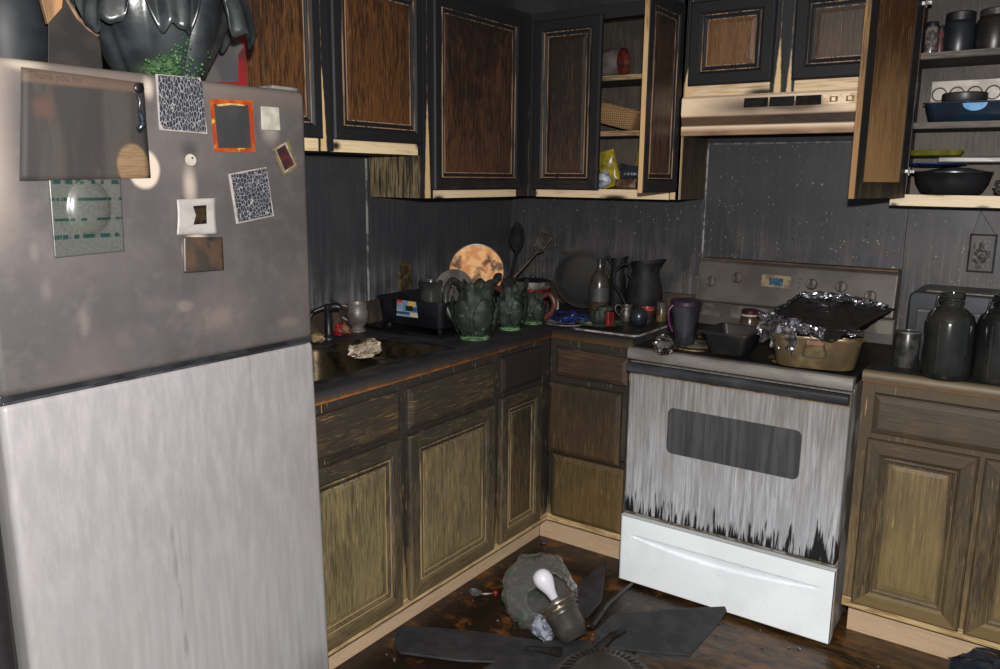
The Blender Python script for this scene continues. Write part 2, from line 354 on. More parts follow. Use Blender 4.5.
# ------------------------------------------------ base cabinets, sink run
def lbox(m, y0, y1, z0, z1, t=0.02): m.box(F - t, F, y0, y1, z0, z1)
sc = thing('sink_base_cabinet', (0.3, -1.45, 0), 'charred sink cabinet with two ochre-streaked doors below a crumpled white rag', 'cabinet')
MB().box(0.02, F - 0.02, -1.93, -0.985, ZK, 0.72).build('body', carc, sc)
m = MB()
for y0, y1 in ((-1.93, -1.90), (-1.502, -1.452), (-1.005, -0.985)): lbox(m, y0, y1, ZK + 0.028, 0.878)
for z0, z1 in ((0.845, 0.878), (0.69, 0.725)):
    lbox(m, -1.90, -1.502, z0, z1); lbox(m, -1.452, -1.005, z0, z1)
m.build('face_frame', b_frame, sc, bevel=0.001)
MB().box(F - 0.02, F + 0.0005, -1.93, -0.985, ZK, ZK + 0.03).build('bottom_rail', b_clean, sc, bevel=0.001)
MB().box(T - 0.02, T, -1.93, -0.985, 0, ZK).build('kick_board', kick_m, sc, bevel=0.001)
for y0, y1 in ((-1.935, -1.492), (-1.457, -1.0)):
    door(sc, lmap(y0, 0.150), y1 - y0, 0.55, b_panel, b_stile, b_rail, b_mould, fw=0.052)
    drawer(sc, lmap(y0, 0.718), y1 - y0, 0.132, b_draw)
nc = thing('narrow_base_cabinet', (0.3, -0.7, 0), 'narrow corner base cabinet with one slim dark door and drawer', 'cabinet')
MB().box(0.02, F - 0.02, -0.983, -F - 0.03, ZK, 0.872).build('body', carc, nc)
m = MB()
for y0, y1 in ((-0.983, -0.955), (-0.69, -0.61)): lbox(m, y0, y1, ZK + 0.028, 0.878)
for z0, z1 in ((0.85, 0.878), (0.70, 0.735)): lbox(m, -0.955, -0.69, z0, z1)
m.build('face_frame', b_frame, nc, bevel=0.001)
MB().box(F - 0.02, F + 0.0005, -0.983, -F, ZK, ZK + 0.03).build('bottom_rail', b_clean, nc, bevel=0.001)
MB().box(T - 0.02, T, -0.983, -T, 0, ZK).build('kick_board', kick_m, nc, bevel=0.001)
door(nc, lmap(-0.962, 0.152), 0.275, 0.557, b_panel_n, b_stile, b_rail, b_mould, fw=0.05)
drawer(nc, lmap(-0.962, 0.728), 0.272, 0.130, wood('base_drawer_dark', S(74, 54, 38), S(42, 36, 32), 'h', 0.1, 0.62, 0.1, 0.6, 60))

# ------------------------------------------------ drawer cabinet left of the stove
dc = thing('drawer_base_cabinet', (0.79, -0.32, 0), 'scorched three-drawer base cabinet beside the stove, middle drawer slipped sideways', 'cabinet')
MB().box(F + 0.022, 0.964, -F + 0.02, -0.03, ZK, 0.872).build('body', carc, dc)
m = MB()
for x0, x1 in ((F + 0.002, 0.635), (0.945, 0.966)): m.box(x0, x1, -F, -F + 0.02, ZK + 0.028, 0.878)
for z0, z1 in ((0.848, 0.878), (0.705, 0.73), (0.415, 0.435)): m.box(0.635, 0.945, -F, -F + 0.02, z0, z1)
m.build('face_frame', b_frame, dc, bevel=0.001)
MB().box(F + 0.002, 0.966, -F - 0.0005, -F + 0.02, ZK, ZK + 0.03).build('bottom_rail', b_clean, dc, bevel=0.001)
MB().box(T + 0.001, 0.966, -T, -T + 0.02, 0, ZK).build('kick_board', kick_m, dc, bevel=0.001)
drawer(dc, bmap(0.643, 0.735), 0.308, 0.108, wood('small_drawer', S(92, 68, 46), S(54, 44, 36), 'h', 0.1, 0.9, 0.0, 0.6, 60, S(110, 82, 52), soft=0.7))
drawer(dc, bmap(0.622, 0.428, -F - 0.012), 0.312, 0.278, wood('middle_drawer', S(96, 74, 46), S(48, 41, 33), 'v', 0.1, 0.85, 0.08, 0.6, 60, S(124, 94, 54), soft=0.7), 'slipped drawer front')
drawer(dc, bmap(0.640, 0.155), 0.310, 0.258, wood('low_drawer', S(116, 94, 56), S(66, 55, 37), 'v', 0.0, 0.75, 0.06, 0.6, 60, S(146, 120, 70), soft=0.7))

# ------------------------------------------------ base cabinet right of the stove
rc = thing('double_base_cabinet', (2.15, -0.3, 0), 'olive-brown base cabinet with two panelled doors under the glass jugs', 'cabinet')
MB().box(1.75, 2.58, -F + 0.02, -0.03, ZK, 0.872).build('body', carc, rc)
m = MB()
for x0, x1 in ((1.744, 1.782), (2.56, 2.60)): m.box(x0, x1, -F, -F + 0.02, ZK + 0.028, 0.878)
m.box(2.078, 2.095, -F, -F + 0.02, ZK + 0.028, 0.70)
for z0, z1 in ((0.846, 0.878), (0.70, 0.722)): m.box(1.782, 2.56, -F, -F + 0.02, z0, z1)
m.build('face_frame', b_frame_r, rc, bevel=0.001)
MB().box(1.744, 2.60, -F - 0.0005, -F + 0.02, ZK, ZK + 0.032).build('bottom_rail', b_clean, rc, bevel=0.001)
MB().box(1.752, 2.60, -T, -T + 0.02, 0, ZK).build('kick_board', kick_m, rc, bevel=0.001)
drawer(rc, bmap(1.784, 0.722), 0.775, 0.122, wood('wide_drawer', S(98, 82, 58), S(66, 57, 46), 'h', 0.1, 0.95, 0.0, 0.4, 60, soft=0.45))
b_stile_r = wood('right_stile', S(102, 86, 58), S(66, 57, 44), 'v', 0.0, 0.9, 0.1, 0.7, 70, S(140, 118, 78))
b_rail_r = wood('right_rail', S(122, 102, 66), S(74, 62, 46), 'h', 0.1, 0.7, 0.0, 0.5, 60)
b_mould_r = wood('right_moulding', S(112, 96, 72), S(70, 60, 46), 'v', 0.0, 0.95, 0.05, 0.6, 50)
door(rc, bmap(1.774, 0.150), 0.304, 0.552, b_panel_r, b_stile_r, b_rail_r, b_mould_r, fw=0.052)
door(rc, bmap(2.092, 0.150), 0.42, 0.552, b_panel_r, b_stile_r, b_rail_r, b_mould_r, fw=0.052)

# ------------------------------------------------ worktops
n = NT('sooted_worktop')
wcol = n.mix(n.ss(n.noise(10), 0.4, 0.65), S(38, 38, 41), S(58, 56, 56))
n.bump(n.noise(60), 0.15, 0.002); top_m = n.out(wcol, 0.62, 0, 0.3)
def edge_mat(name, top, mid, low):
    n = NT(name); z = n.ma('ADD', n.xyz(2), n.ma('MULTIPLY', n.ma('SUBTRACT', n.noise(30, (1, 1, 0.2)), 0.5), 0.016))
    c = n.mix(n.ss(z, 0.905, 0.889), top, mid); c = n.mix(n.ss(z, 0.889, 0.879), c, low)
    return n.out(c, 0.5, 0, 0.4)
EP = [(-0.03, 0.9125), (-0.010, 0.9125), (-0.003, 0.909), (0, 0.902), (0, 0.884), (-0.003, 0.8785), (-0.03, 0.878)]
wt = thing('worktop', (0.3, -1.0, 0.878), 'L-shaped soot-blackened worktop holding the sink and cabbage pitchers', 'worktop')
H = (0.165, 0.545, -1.86, -1.145)
m = MB()
m.box(0.004, H[0], -1.93, -0.004, 0.8785, 0.9125); m.box(H[1], CT - 0.03, -1.93, -0.004, 0.8785, 0.9125)
m.box(H[0], H[1], -1.93, H[2], 0.8785, 0.9125); m.box(H[0], H[1], H[3], -0.004, 0.8785, 0.9125)
m.box(CT - 0.03, 0.966, -CT + 0.03, -0.004, 0.8785, 0.9125)
m.build('slab', top_m, wt)
eL = edge_mat('burnt_edge_left', S(42, 41, 43), S(66, 52, 42), S(150, 92, 40))
MB().hexa([(CT + d, -1.93, z) for d, z in EP], [(CT + d, -(CT + d), z) for d, z in EP]).build('front_edge', eL, wt, smooth=60)
eB = edge_mat('burnt_edge_back', S(42, 39, 37), S(72, 54, 37), S(92, 66, 40))
MB().hexa([(CT + d, -(CT + d), z) for d, z in EP], [(0.966, -(CT + d), z) for d, z in EP]).build('front_edge', eB, wt, smooth=60)
bs_m = mat('charred_splash_board', S(46, 38, 32), S(74, 58, 42), 14, (1, 1, 0.4), rough=0.6, bump=0.2)
MB().box(0.0046, 0.024, -1.93, -0.0046, 0.9128, 1.008).build('trim_1', bs_m, bevel=0.003, kind='structure')
MB().box(0.0242, 0.966, -0.024, -0.0046, 0.9128, 1.008).build('trim_2', bs_m, bevel=0.003, kind='structure')
wt2 = thing('worktop', (2.1, -0.3, 0.878), 'straight sooty worktop with tan front edge under the glass jugs', 'worktop')
MB().box(1.743, 2.60, -CT + 0.03, -0.004, 0.8785, 0.9125).build('slab', mat('black_worktop', S(26, 26, 28), S(40, 38, 37), 14, rough=0.6), wt2)
eR = edge_mat('burnt_edge_right', S(100, 88, 70), S(82, 68, 51), S(104, 80, 54))
MB().hexa([(1.743, -(CT + d), z) for d, z in EP], [(2.60, -(CT + d), z) for d, z in EP]).build('front_edge', eR, wt2, smooth=60)

# ------------------------------------------------ sink
n = NT('stained_steel')
sk = n.mix(n.ss(n.noise(16), 0.4, 0.65), S(96, 84, 64), S(52, 46, 38)); steel = n.out(sk, n.ma('ADD', 0.22, n.ma('MULTIPLY', n.noise(30), 0.2)), 0.85)
dsteel = mat('blackened_steel', S(60, 58, 58), S(36, 36, 38), 12, rough=0.45, metal=0.5)
sk = thing('kitchen_sink', (0.35, -1.5, 0.74), 'double-bowl steel sink with heat-browned bowl and blackened rim', 'sink')
def bowl(y0, y1):
    m = MB(); rows = []
    for z, g, r in ((0.9135, 0.0, 0.05), (0.905, 0.004, 0.05), (0.775, 0.016, 0.055), (0.755, 0.03, 0.05), (0.752, 0.08, 0.03)):
        rows.append([(x, y, z) for x, y in rrect(H[0] + 0.02 + g, H[1] - 0.02 - g, y0 + g, y1 - g, r)])
    k = len(rows[0])
    m.add([p for rw in rows for p in rw], [(j * k + i, j * k + (i + 1) % k, (j + 1) * k + (i + 1) % k, (j + 1) * k + i) for j in range(len(rows) - 1) for i in range(k)] + [tuple((len(rows) - 1) * k + i for i in range(k))])
    return m
BW = ((-1.842, -1.42), (-1.395, -1.163))
for b_ in BW: bowl(*b_).build('bowl', steel, sk, smooth=50)
rim = MB().box(H[0] - 0.015, H[0] + 0.02, -1.875, -1.13, 0.9125, 0.916).box(H[1] - 0.02, H[1] + 0.015, -1.875, -1.13, 0.9125, 0.916)
rim.box(H[0] + 0.02, H[1] - 0.02, -1.875, -1.842, 0.9125, 0.916).box(H[0] + 0.02, H[1] - 0.02, -1.163, -1.13, 0.9125, 0.916).box(H[0] + 0.02, H[1] - 0.02, -1.42, -1.395, 0.905, 0.9155)
rim.build('rim', dsteel, sk, bevel=0.0015)
for b_ in BW:
    yc = (b_[0] + b_[1]) / 2
    MB().lathe([(0.045, 0.7535), (0.042, 0.757), (0.034, 0.755), (0.03, 0.7545), (0, 0.7545)], (0.355, yc, 0), 24).build('drain', dsteel, sk, smooth=40)

# ================================================================== WALL CABINETS
UX = frame_map
def ulmap(y0, z0): return frame_map((U + 0.001, y0, z0), (0, 1, 0), (1, 0, 0))
def ubmap(x0, z0): return frame_map((x0, -U - 0.001, z0), (1, 0, 0), (0, -1, 0))
uc1 = thing('wall_cabinet', (0.14, -1.45, ZS), 'short two-door wall cabinet with warm brown panels beside the refrigerator', 'cabinet')
MB().box(0.001, U - 0.018, -1.93, -0.966, ZS, ZT).build('body', u_side_d, uc1)
m = MB()
for y0, y1 in ((-1.93, -1.88), (-1.465, -1.40), (-0.995, -0.966)): m.box(U - 0.018, U, y0, y1, ZS, ZT)
for y0, y1 in ((-1.88, -1.465), (-1.40, -0.995)): m.box(U - 0.018, U, y0, y1, 2.10, ZT)
m.build('face_frame', u_frame_l, uc1, bevel=0.001)
for y0, y1 in ((-1.88, -1.465), (-1.40, -0.995)): MB().box(U - 0.018, U + 0.0005, y0, y1, ZS - 0.001, 1.615).build('bottom_rail', u_clean_l, uc1, bevel=0.001)
door(uc1, ulmap(-1.888, 1.597), 0.430, 0.520, u_panel, u_stile, u_rail, u_mould, fw=0.045)
door(uc1, ulmap(-1.412, 1.597), 0.427, 0.520, u_panel, u_stile, u_rail, u_mould, fw=0.045)
uc2 = thing('corner_wall_cabinet', (0.14, -0.5, ZU), 'tall corner wall cabinet with one wide dark panelled door above the dish rack', 'cabinet')
MB().box(0.001, U - 0.018, -0.962, -0.001, ZU, ZT).build('body', u_side, uc2)
m = MB()
for y0, y1 in ((-0.962, -0.910), (-0.366, -0.276)): m.box(U - 0.018, U, y0, y1, ZU, ZT)
m.box(U - 0.018, U, -0.91, -0.366, 2.105, ZT)
m.build('face_frame', u_frame_l, uc2, bevel=0.001)
MB().box(U - 0.018, U + 0.0005, -0.91, -0.366, ZU - 0.001, 1.45).build('bottom_rail', u_clean_l, uc2, bevel=0.001)
door(uc2, ulmap(-0.922, 1.436), 0.566, 0.690, u_panel_d, u_stile, u_rail, u_mould, fw=0.047)
# the open cabinet left of the hood: hollow
SH1, SH2 = (1.652, 1.672), (1.868, 1.888)
uc3 = thing('open_wall_cabinet', (0.62, -0.14, ZU), 'wall cabinet between corner and hood, right door swung open on shelves', 'cabinet')
MB().box(U + 0.002, 0.965, -0.012, -0.002, ZU, ZT).build('back_panel', u_in, uc3)
MB().box(U + 0.002, 0.29, -U + 0.018, -0.012, ZU, ZT).build('side_panel', u_in, uc3)
MB().box(0.950, 0.966, -U, -0.012, ZU, ZT).build('side_panel', u_side_d, uc3, bevel=0.001)
MB().box(0.29, 0.95, -U + 0.018, -0.012, ZT - 0.018, ZT).build('top_panel', u_in, uc3)
MB().box(0.29, 0.95, -U + 0.018, -0.012, ZU + 0.014, 1.440).build('floor_panel', shelf_m, uc3)
shelf_k = mat('dark_shelf_board', S(40, 37, 34), S(54, 49, 44), 14, rough=0.7)  # board darker all over than its pale front edge strip
for a, b in (SH1, SH2):
    o = MB().box(0.291, 0.949, -0.235, -0.013, a, b).build('shelf', shelf_k, uc3)
    MB().box(0.291, 0.949, -0.238, -0.2345, a + 0.002, b + 0.0003).build('shelf_edge', shelf_m, o)
m = MB()
for x0, x1 in ((U + 0.002, 0.315), (0.925, 0.9661)): m.box(x0, x1, -U, -U + 0.018, ZU, ZT)
m.box(0.315, 0.925, -U, -U + 0.018, 2.10, ZT)
m.build('face_frame', u_frame_b, uc3, bevel=0.001)
MB().box(0.315, 0.925, -U - 0.0005, -U + 0.018, ZU - 0.001, 1.442).build('bottom_rail', u_clean_b, uc3, bevel=0.001)
door(uc3, ubmap(0.303, 1.436), 0.316, 0.682, u_panel_k, u_stile, u_rail, u_mould, fw=0.05)
a = math.radians(91.5)
frA = frame_map((0.943, -U - 0.012, 1.436), (-math.cos(a), -math.sin(a), 0), (math.sin(a), -math.cos(a), 0))
dA = door(uc3, frA, 0.32, 0.682, u_panel_d, u_stile, u_rail, u_mould, fw=0.05, inner=u_in, label='door swung open')
MB().hexa([frA(0.3202, 0, 0.001), frA(0.3222, 0, 0.001), frA(0.3222, 0, 0.018), frA(0.3202, 0, 0.018)], [frA(0.3202, 0.682, 0.001), frA(0.3222, 0.682, 0.001), frA(0.3222, 0.682, 0.018), frA(0.3202, 0.682, 0.018)]).build('edge_band', u_edge, dA)
# over the hood
uc4 = thing('hood_wall_cabinet', (1.33, -0.14, 1.787), 'low two-door wall cabinet above the range hood', 'cabinet')
MB().box(0.968, 1.708, -U + 0.018, -0.001, 1.787, ZT).build('body', u_side_d, uc4)
m = MB()
for x0, x1 in ((0.968, 1.0), (1.285, 1.37), (1.66, 1.708)): m.box(x0, x1, -U, -U + 0.018, 1.787, ZT)
for x0, x1 in ((1.0, 1.285), (1.37, 1.66)): m.box(x0, x1, -U, -U + 0.018, 2.10, ZT)
m.build('face_frame', u_frame_b, uc4, bevel=0.001)
for x0, x1 in ((1.0, 1.285), (1.37, 1.66)): MB().box(x0, x1, -U - 0.0005, -U + 0.018, 1.786, 1.84).build('bottom_rail', u_clean_b, uc4, bevel=0.001)
door(uc4, ubmap(0.984, 1.824), 0.311, 0.295, u_panel_h, u_stile, u_rail, u_mould, fw=0.05)
door(uc4, ubmap(1.362, 1.824), 0.316, 0.295, u_panel_h2, u_stile, u_rail, u_mould, fw=0.05)
# right, open
uc5 = thing('open_wall_cabinet', (2.1, -0.14, ZU), 'wall cabinet right of the hood standing open, full of sooty cookware', 'cabinet')
MB().box(1.714, 2.55, -0.012, -0.006, ZU, ZT).build('back_panel', u_in, uc5)
MB().box(1.712, 1.728, -U + 0.018, -0.012, ZU, ZT).build('side_panel', u_side_d, uc5)
MB().box(2.534, 2.55, -U + 0.018, -0.012, ZU, ZT).build('side_panel', u_side_d, uc5)
MB().box(1.728, 2.534, -U + 0.018, -0.012, ZT - 0.018, ZT).build('top_panel', u_in, uc5)
MB().box(1.728, 2.534, -U + 0.018, -0.012, ZU + 0.014, 1.440).build('floor_panel', shelf_m, uc5)
shelf_d = wood('sooty_shelf', S(98, 88, 78), S(50, 46, 42), 'h', 1.1, 2.6, 0.0, 0.7, 50)
for a, b in (SH1, SH2):
    o = MB().box(1.729, 2.533, -0.255, -0.013, a, b).build('shelf', shelf_k, uc5)
    MB().box(1.729, 2.533, -0.258, -0.2545, a + 0.002, b + 0.0003).build('shelf_edge', shelf_d, o)
m = MB(); m.box(1.712, 1.757, -U, -U + 0.018, ZU + 0.03, ZT); m.box(2.51, 2.55, -U, -U + 0.018, ZU, ZT); m.box(1.757, 2.51, -U, -U + 0.018, 2.10, ZT)
m.build('face_frame', u_frame_b, uc5, bevel=0.001)
MB().box(1.711, 2.55, -U - 0.002, -U + 0.018, ZU - 0.001, 1.443).build('bottom_rail', u_clean_r, uc5, bevel=0.001)
a = math.radians(103)
frB = frame_map((1.757, -U - 0.012, 1.432), (math.cos(a), -math.sin(a), 0), (-math.sin(a), -math.cos(a), 0))
in_m = wood('door_inside_panel', S(172, 132, 86), S(74, 46, 22), 'v', 1.45, 1.95, -0.05, 0.4, 50, S(200, 160, 112), soft=0.6)
rim_m = wood('door_inside_rim', S(92, 74, 48), S(34, 31, 28), 'v', 1.2, 1.6, 0.1, 0.7, 40)
dB = door(uc5, frB, 0.36, 0.69, in_m, rim_m, rim_m, u_mould, fw=0.05, label='open door showing its bare wood inside')
MB().hexa([frB(0.3602, 0, 0.001), frB(0.3622, 0, 0.001), frB(0.3622, 0, 0.018), frB(0.3602, 0, 0.018)], [frB(0.3602, 0.69, 0.001), frB(0.3622, 0.69, 0.001), frB(0.3622, 0.69, 0.018), frB(0.3602, 0.69, 0.018)]).build('edge_band', wood('brown_door_edge', S(140, 106, 72), S(80, 60, 42), 'v', 1.2, 2.4, -0.1, 0.5, 40), dB)
nick = mat('nickel', S(190, 188, 186), S(96, 94, 92), 60, rough=0.4, metal=0.6)
for hz in (0.085, 0.60):
    h = MB(); p = frB(0.012, hz, -0.004)
    h.box(p.x - 0.008, p.x + 0.022, p.y - 0.006, p.y + 0.006, p.z - 0.006, p.z + 0.006)
    h.box(p.x + 0.004, p.x + 0.009, p.y - 0.009, p.y + 0.004, p.z - 0.014, p.z + 0.014)
    h.build('hinge', nick, dB, bevel=0.002)

# ================================================================== RANGE HOOD
hd = thing('range_hood', (1.34, -0.15, 1.645), 'cream range hood streaked with brown smoke, black vent grille in front', 'range hood')
n = NT('smoked_enamel')
z = n.xyz(2)
band = n.ma('MULTIPLY', n.ss(z, 1.674, 1.682), n.ss(z, 1.718, 1.708))
sm = n.ma('MULTIPLY', n.ma('ADD', n.ell(0, 1.23, 0.25, 1.742, 0.062, 1.0, 0.15, 14), n.ell(0, 1.42, 0.16, 1.738, 0.045, 1.0, 0.15, 14), clamp=True), 0.9)
hc = n.mix(n.ss(n.noise(5, (0.6, 1, 2)), 0.35, 0.7), S(224, 202, 174), S(192, 162, 130))
hc = n.mix(sm, hc, S(60, 46, 36)); hc = n.mix(band, hc, n.mix(n.ss(n.noise(6, (0.4, 1, 3)), 0.35, 0.65), S(40, 34, 31), S(84, 62, 46)))
hc = n.mix(n.ss(z, 1.678, 1.655), hc, n.mix(n.ss(n.noise(4, (1, 1, 3)), 0.4, 0.65), S(150, 118, 90), S(108, 82, 62)))
hood_m = n.out(hc, 0.4, 0, 0.5)
PR = [(-0.006, 1.786), (-0.288, 1.786), (-0.300, 1.778), (-0.302, 1.722), (-0.298, 1.712), (-0.290, 1.682), (-0.294, 1.676), (-0.294, 1.645), (-0.286, 1.643), (-0.280, 1.655), (-0.006, 1.66)]
MB().hexa([(0.970, y, z_) for y, z_ in PR], [(1.712, y, z_) for y, z_ in PR]).build('canopy', hood_m, hd, bevel=0.0015)
gr = mat('black_grille', S(20, 19, 19), S(32, 30, 29), 40, rough=0.8, spec=0.15)
for gx in (1.208, 1.298, 1.388):
    o = MB().box(gx, gx + 0.084, -0.3045, -0.300, 1.738, 1.770).build('vent', gr, hd)
    for k in range(5): MB().box(gx + 0.003, gx + 0.081, -0.3075, -0.3035, 1.7405 + k * 0.006, 1.7435 + k * 0.006).build('slat', gr, o)
cp = MB().box(1.479, 1.645, -0.3045, -0.300, 1.738, 1.770).build('control_panel', mat('cream_panel', S(226, 206, 176), S(190, 160, 120), 30, rough=0.4), hd, bevel=0.001)
brn = mat('browned_plastic', S(150, 110, 62), S(90, 62, 36), 50, rough=0.4)
for bx in (1.500, 1.552):
    MB().box(bx, bx + 0.026, -0.3065, -0.3045, 1.745, 1.763).build('switch_frame', brn, cp, bevel=0.001)
    MB().box(bx + 0.007, bx + 0.019, -0.310, -0.306, 1.748, 1.760).build('switch', mat('cream_switch', S(235, 220, 190), S(200, 180, 150), 30), cp, bevel=0.001)

# ================================================================== STOVE
SX0, SX1, SY = 0.986, 1.734, -0.69
st = thing('electric_stove', (1.36, -0.36, 0), 'white electric stove with scorched oven door and clean white drawer', 'stove')
n = NT('scorched_enamel_door')
z = n.xyz(2); str1 = n.noise(150, (1, 1, 0.05), detail=5, rough=0.7); str2 = n.noise(26, (1, 1, 0.12), detail=4)
hgt = n.ma('DIVIDE', n.ma('SUBTRACT', z, 0.29), 0.52)
c = n.mix(n.ss(str1, 0.36, 0.64), S(124, 124, 127), S(176, 178, 184))
c = n.mix(n.ma('MULTIPLY', n.ss(n.noise(5, (1, 1, 0.7)), 0.4, 0.62), 0.5), c, S(152, 154, 160))
c = n.mix(n.ma('MULTIPLY', n.ss(n.ma('ADD', str2, n.ma('MULTIPLY', hgt, 0.25)), 0.5, 0.85), 0.6), c, S(138, 135, 132))
c = n.mix(n.ma('MULTIPLY', n.ss(n.ma('ADD', n.ma('SUBTRACT', hgt, 1.0), n.ma('MULTIPLY', str2, 0.06)), 0.0, 0.05), 0.7), c, S(92, 78, 58))
blk = n.ma('SUBTRACT', n.noise(95, (1, 1, 0.08), detail=4, off=(2, 7, 1)), n.ma('MULTIPLY', hgt, 1.15))
blk = n.ma('ADD', blk, n.ma('MULTIPLY', n.ss(n.xyz(0), 1.60, 1.70), 0.13))
c = n.mix(n.ss(blk, 0.40, 0.52), c, S(26, 26, 28))
c = n.mix(n.ma('MULTIPLY', n.ss(n.noise(90, (1, 1, 0.03), off=(8, 1, 3)), 0.63, 0.70), 0.5), c, S(206, 206, 208))
c = n.mix(n.ma('MULTIPLY', n.ss(n.ma('ADD', hgt, n.ma('MULTIPLY', n.ma('SUBTRACT', str2, 0.5), 0.5)), 0.25, 1.0), 0.72), c, n.mix(n.ss(n.noise(120, (1, 1, 0.05)), 0.4, 0.65), S(96, 93, 90), S(132, 129, 126)))
n.bump(str1, 0.2, 0.002); oven_m = n.out(c, 0.45, 0, 0.4)
enamel = mat('white_enamel', S(236, 241, 246), S(228, 233, 238), 6, rough=0.3, c3=S(180, 172, 160), scale3=90, lo3=0.70, hi3=0.74)
side_m = mat('stove_side_enamel', S(176, 172, 168), S(112, 104, 98), 9, (1, 1, 0.5), rough=0.5)
steel_g = mat('grey_steel', S(122, 118, 114), S(98, 93, 88), 10, (0.4, 1, 1), rough=0.4, metal=0.25, c3=S(70, 52, 36), scale3=70, lo3=0.68, hi3=0.74)
blackg = mat('black_cooktop', S(16, 16, 17), S(30, 28, 27), 16, rough=0.55, spec=0.3, bump=0.25, bscale=120)
MB().box(SX0 + 0.006, SX1 - 0.006, -0.64, -0.06, 0.025, 0.872).build('body', side_m, st, bevel=0.002)
for fx in (SX0 + 0.05, SX1 - 0.05):
    for fy in (-0.6, -0.12): MB().lathe([(0, 0), (0.018, 0), (0.018, 0.02), (0.010, 0.026), (0, 0.026)], (fx, fy, 0), 12).build('foot', soot, st)
od = MB().box(SX0 + 0.004, SX1 - 0.004, SY, -0.642, 0.288, 0.852).build('oven_door', oven_m, st, bevel=0.006)
# dark window
n = NT('smoked_window'); wcol = n.mix(n.ss(n.noise(60, (1, 1, 0.06)), 0.4, 0.65), S(54, 55, 58), S(72, 72, 75)); win_m = n.out(wcol, 0.35, 0, 0.5)
wx = [on_y(u, v, SY - 0.001) for u, v in ((667, 408), (802, 430), (799, 477), (667, 456))]
x0 = (wx[0].x + wx[3].x) / 2; x1 = (wx[1].x + wx[2].x) / 2; z1 = (wx[0].z + wx[1].z) / 2; z0 = (wx[2].z + wx[3].z) / 2
pr = rrect(x0, x1, z0, z1, 0.022)
MB().hexa([(x, SY - 0.0015, z_) for x, z_ in pr], [(x, SY + 0.004, z_) for x, z_ in pr]).build('window', win_m, od)
hb = mat('black_handle', S(34, 35, 38), S(60, 62, 66), 10, (0.3, 1, 1), rough=0.35)
hr = MB(); pts = rrect(SY - 0.032, SY + 0.004, 0.816, 0.851, 0.012, 4)
hr.hexa([(SX0 + 0.006, y, z_) for y, z_ in pts], [(SX1 - 0.006, y, z_) for y, z_ in pts]); hr.build('handle', hb, od, smooth=50)
rstm = mat('rust_line', S(130, 104, 60), S(74, 56, 34), 30, rough=0.7)
MB().box(SX0 + 0.006, SX1 - 0.006, SY - 0.004, SY + 0.004, 0.808, 0.816).build('trim_strip', rstm, od)
MB().box(SX0 + 0.004, SX1 - 0.004, SY - 0.003, SY + 0.01, 0.284, 0.2885).build('bottom_strip', mat('bare_metal_strip', S(176, 172, 164), S(110, 100, 84), 30, rough=0.4, metal=0.4), od)
# drawer with a scooped grip
def df(u, v):
    x = SX0 - 0.004 + u * (SX1 - SX0 + 0.004); zz = 0.018 + v * 0.252; uu = (u - 0.5) / 0.44; d = 0.0
    if abs(uu) < 1:
        arc = 0.197 - 0.030 * (1 - uu * uu); top = 0.205
        if arc < zz < top: d = 0.014 * (1 - uu * uu) ** 0.4 * ((top - zz) / (top - arc)) ** 0.0 * min(1, (top - zz) / 0.004) * (0.25 + 0.75 * (1 - (zz - arc) / max(top - arc, 1e-4))) if zz > arc else 0
    return Vector((x, SY - 0.004 + d, zz))
dm = MB().grid(df, 80, 90)
dr_ = dm.build('storage_drawer', enamel, st, smooth=25)
q = dr_.modifiers.new('solid', 'SOLIDIFY'); q.thickness = 0.003; q.offset = -1
MB().box(SX0 - 0.003, SX1 - 0.001, SY + 0.013, -0.642, 0.02, 0.268).build('drawer_box', side_m, dr_)
MB().box(SX0 - 0.004, SX1, SY - 0.004, SY + 0.02, 0.268, 0.2705).build('drawer_lip', enamel, dr_)
for ex in (SX0 - 0.004, SX1 - 0.002): MB().box(ex, ex + 0.002, SY - 0.004, SY + 0.02, 0.018, 0.27).build('drawer_side', enamel, dr_)
# cooktop
CTZ = 0.900
pts = [(SY - 0.012, 0.862), (SY - 0.014, 0.868), (SY - 0.014, 0.890), (SY - 0.008, 0.899), (SY + 0.004, 0.902), (SY + 0.02, 0.900), (SY + 0.02, 0.862)]
MB().hexa([(SX0, y, z_) for y, z_ in pts], [(SX1, y, z_) for y, z_ in pts]).build('front_trim', steel_g, st, smooth=40)
ck = MB().box(SX0 + 0.001, SX1 - 0.001, SY + 0.02, -0.06, 0.872, CTZ).build('cooktop', blackg, st, bevel=0.002)
gold = mat('browned_chrome', S(150, 122, 70), S(30, 28, 26), 30, rough=0.45, metal=0.5, lo=0.3, hi=0.55)
coil = mat('burnt_coil', S(40, 38, 38), S(62, 56, 50), 40, rough=0.6)
for bx, by, br in ((1.165, -0.53, 0.075), (1.175, -0.27, 0.095), (1.545, -0.53, 0.095), (1.545, -0.27, 0.075)):
    o = MB().lathe([(br + 0.018, 0), (br + 0.018, 0.003), (br + 0.012, 0.005), (br + 0.004, 0.003), (br * 0.6, -0.006), (0, -0.006)], (bx, by, CTZ), 36).build('drip_pan', gold, st, smooth=50)
    sp = []
    for k in range(110):
        a = k * 0.23; r = 0.018 + (br - 0.024) * k / 109; sp.append((bx + r * math.cos(a), by + r * math.sin(a), CTZ + 0.0075))
    MB().tube(sp, 0.0042, 6).build('burner_coil', coil, o, smooth=60)
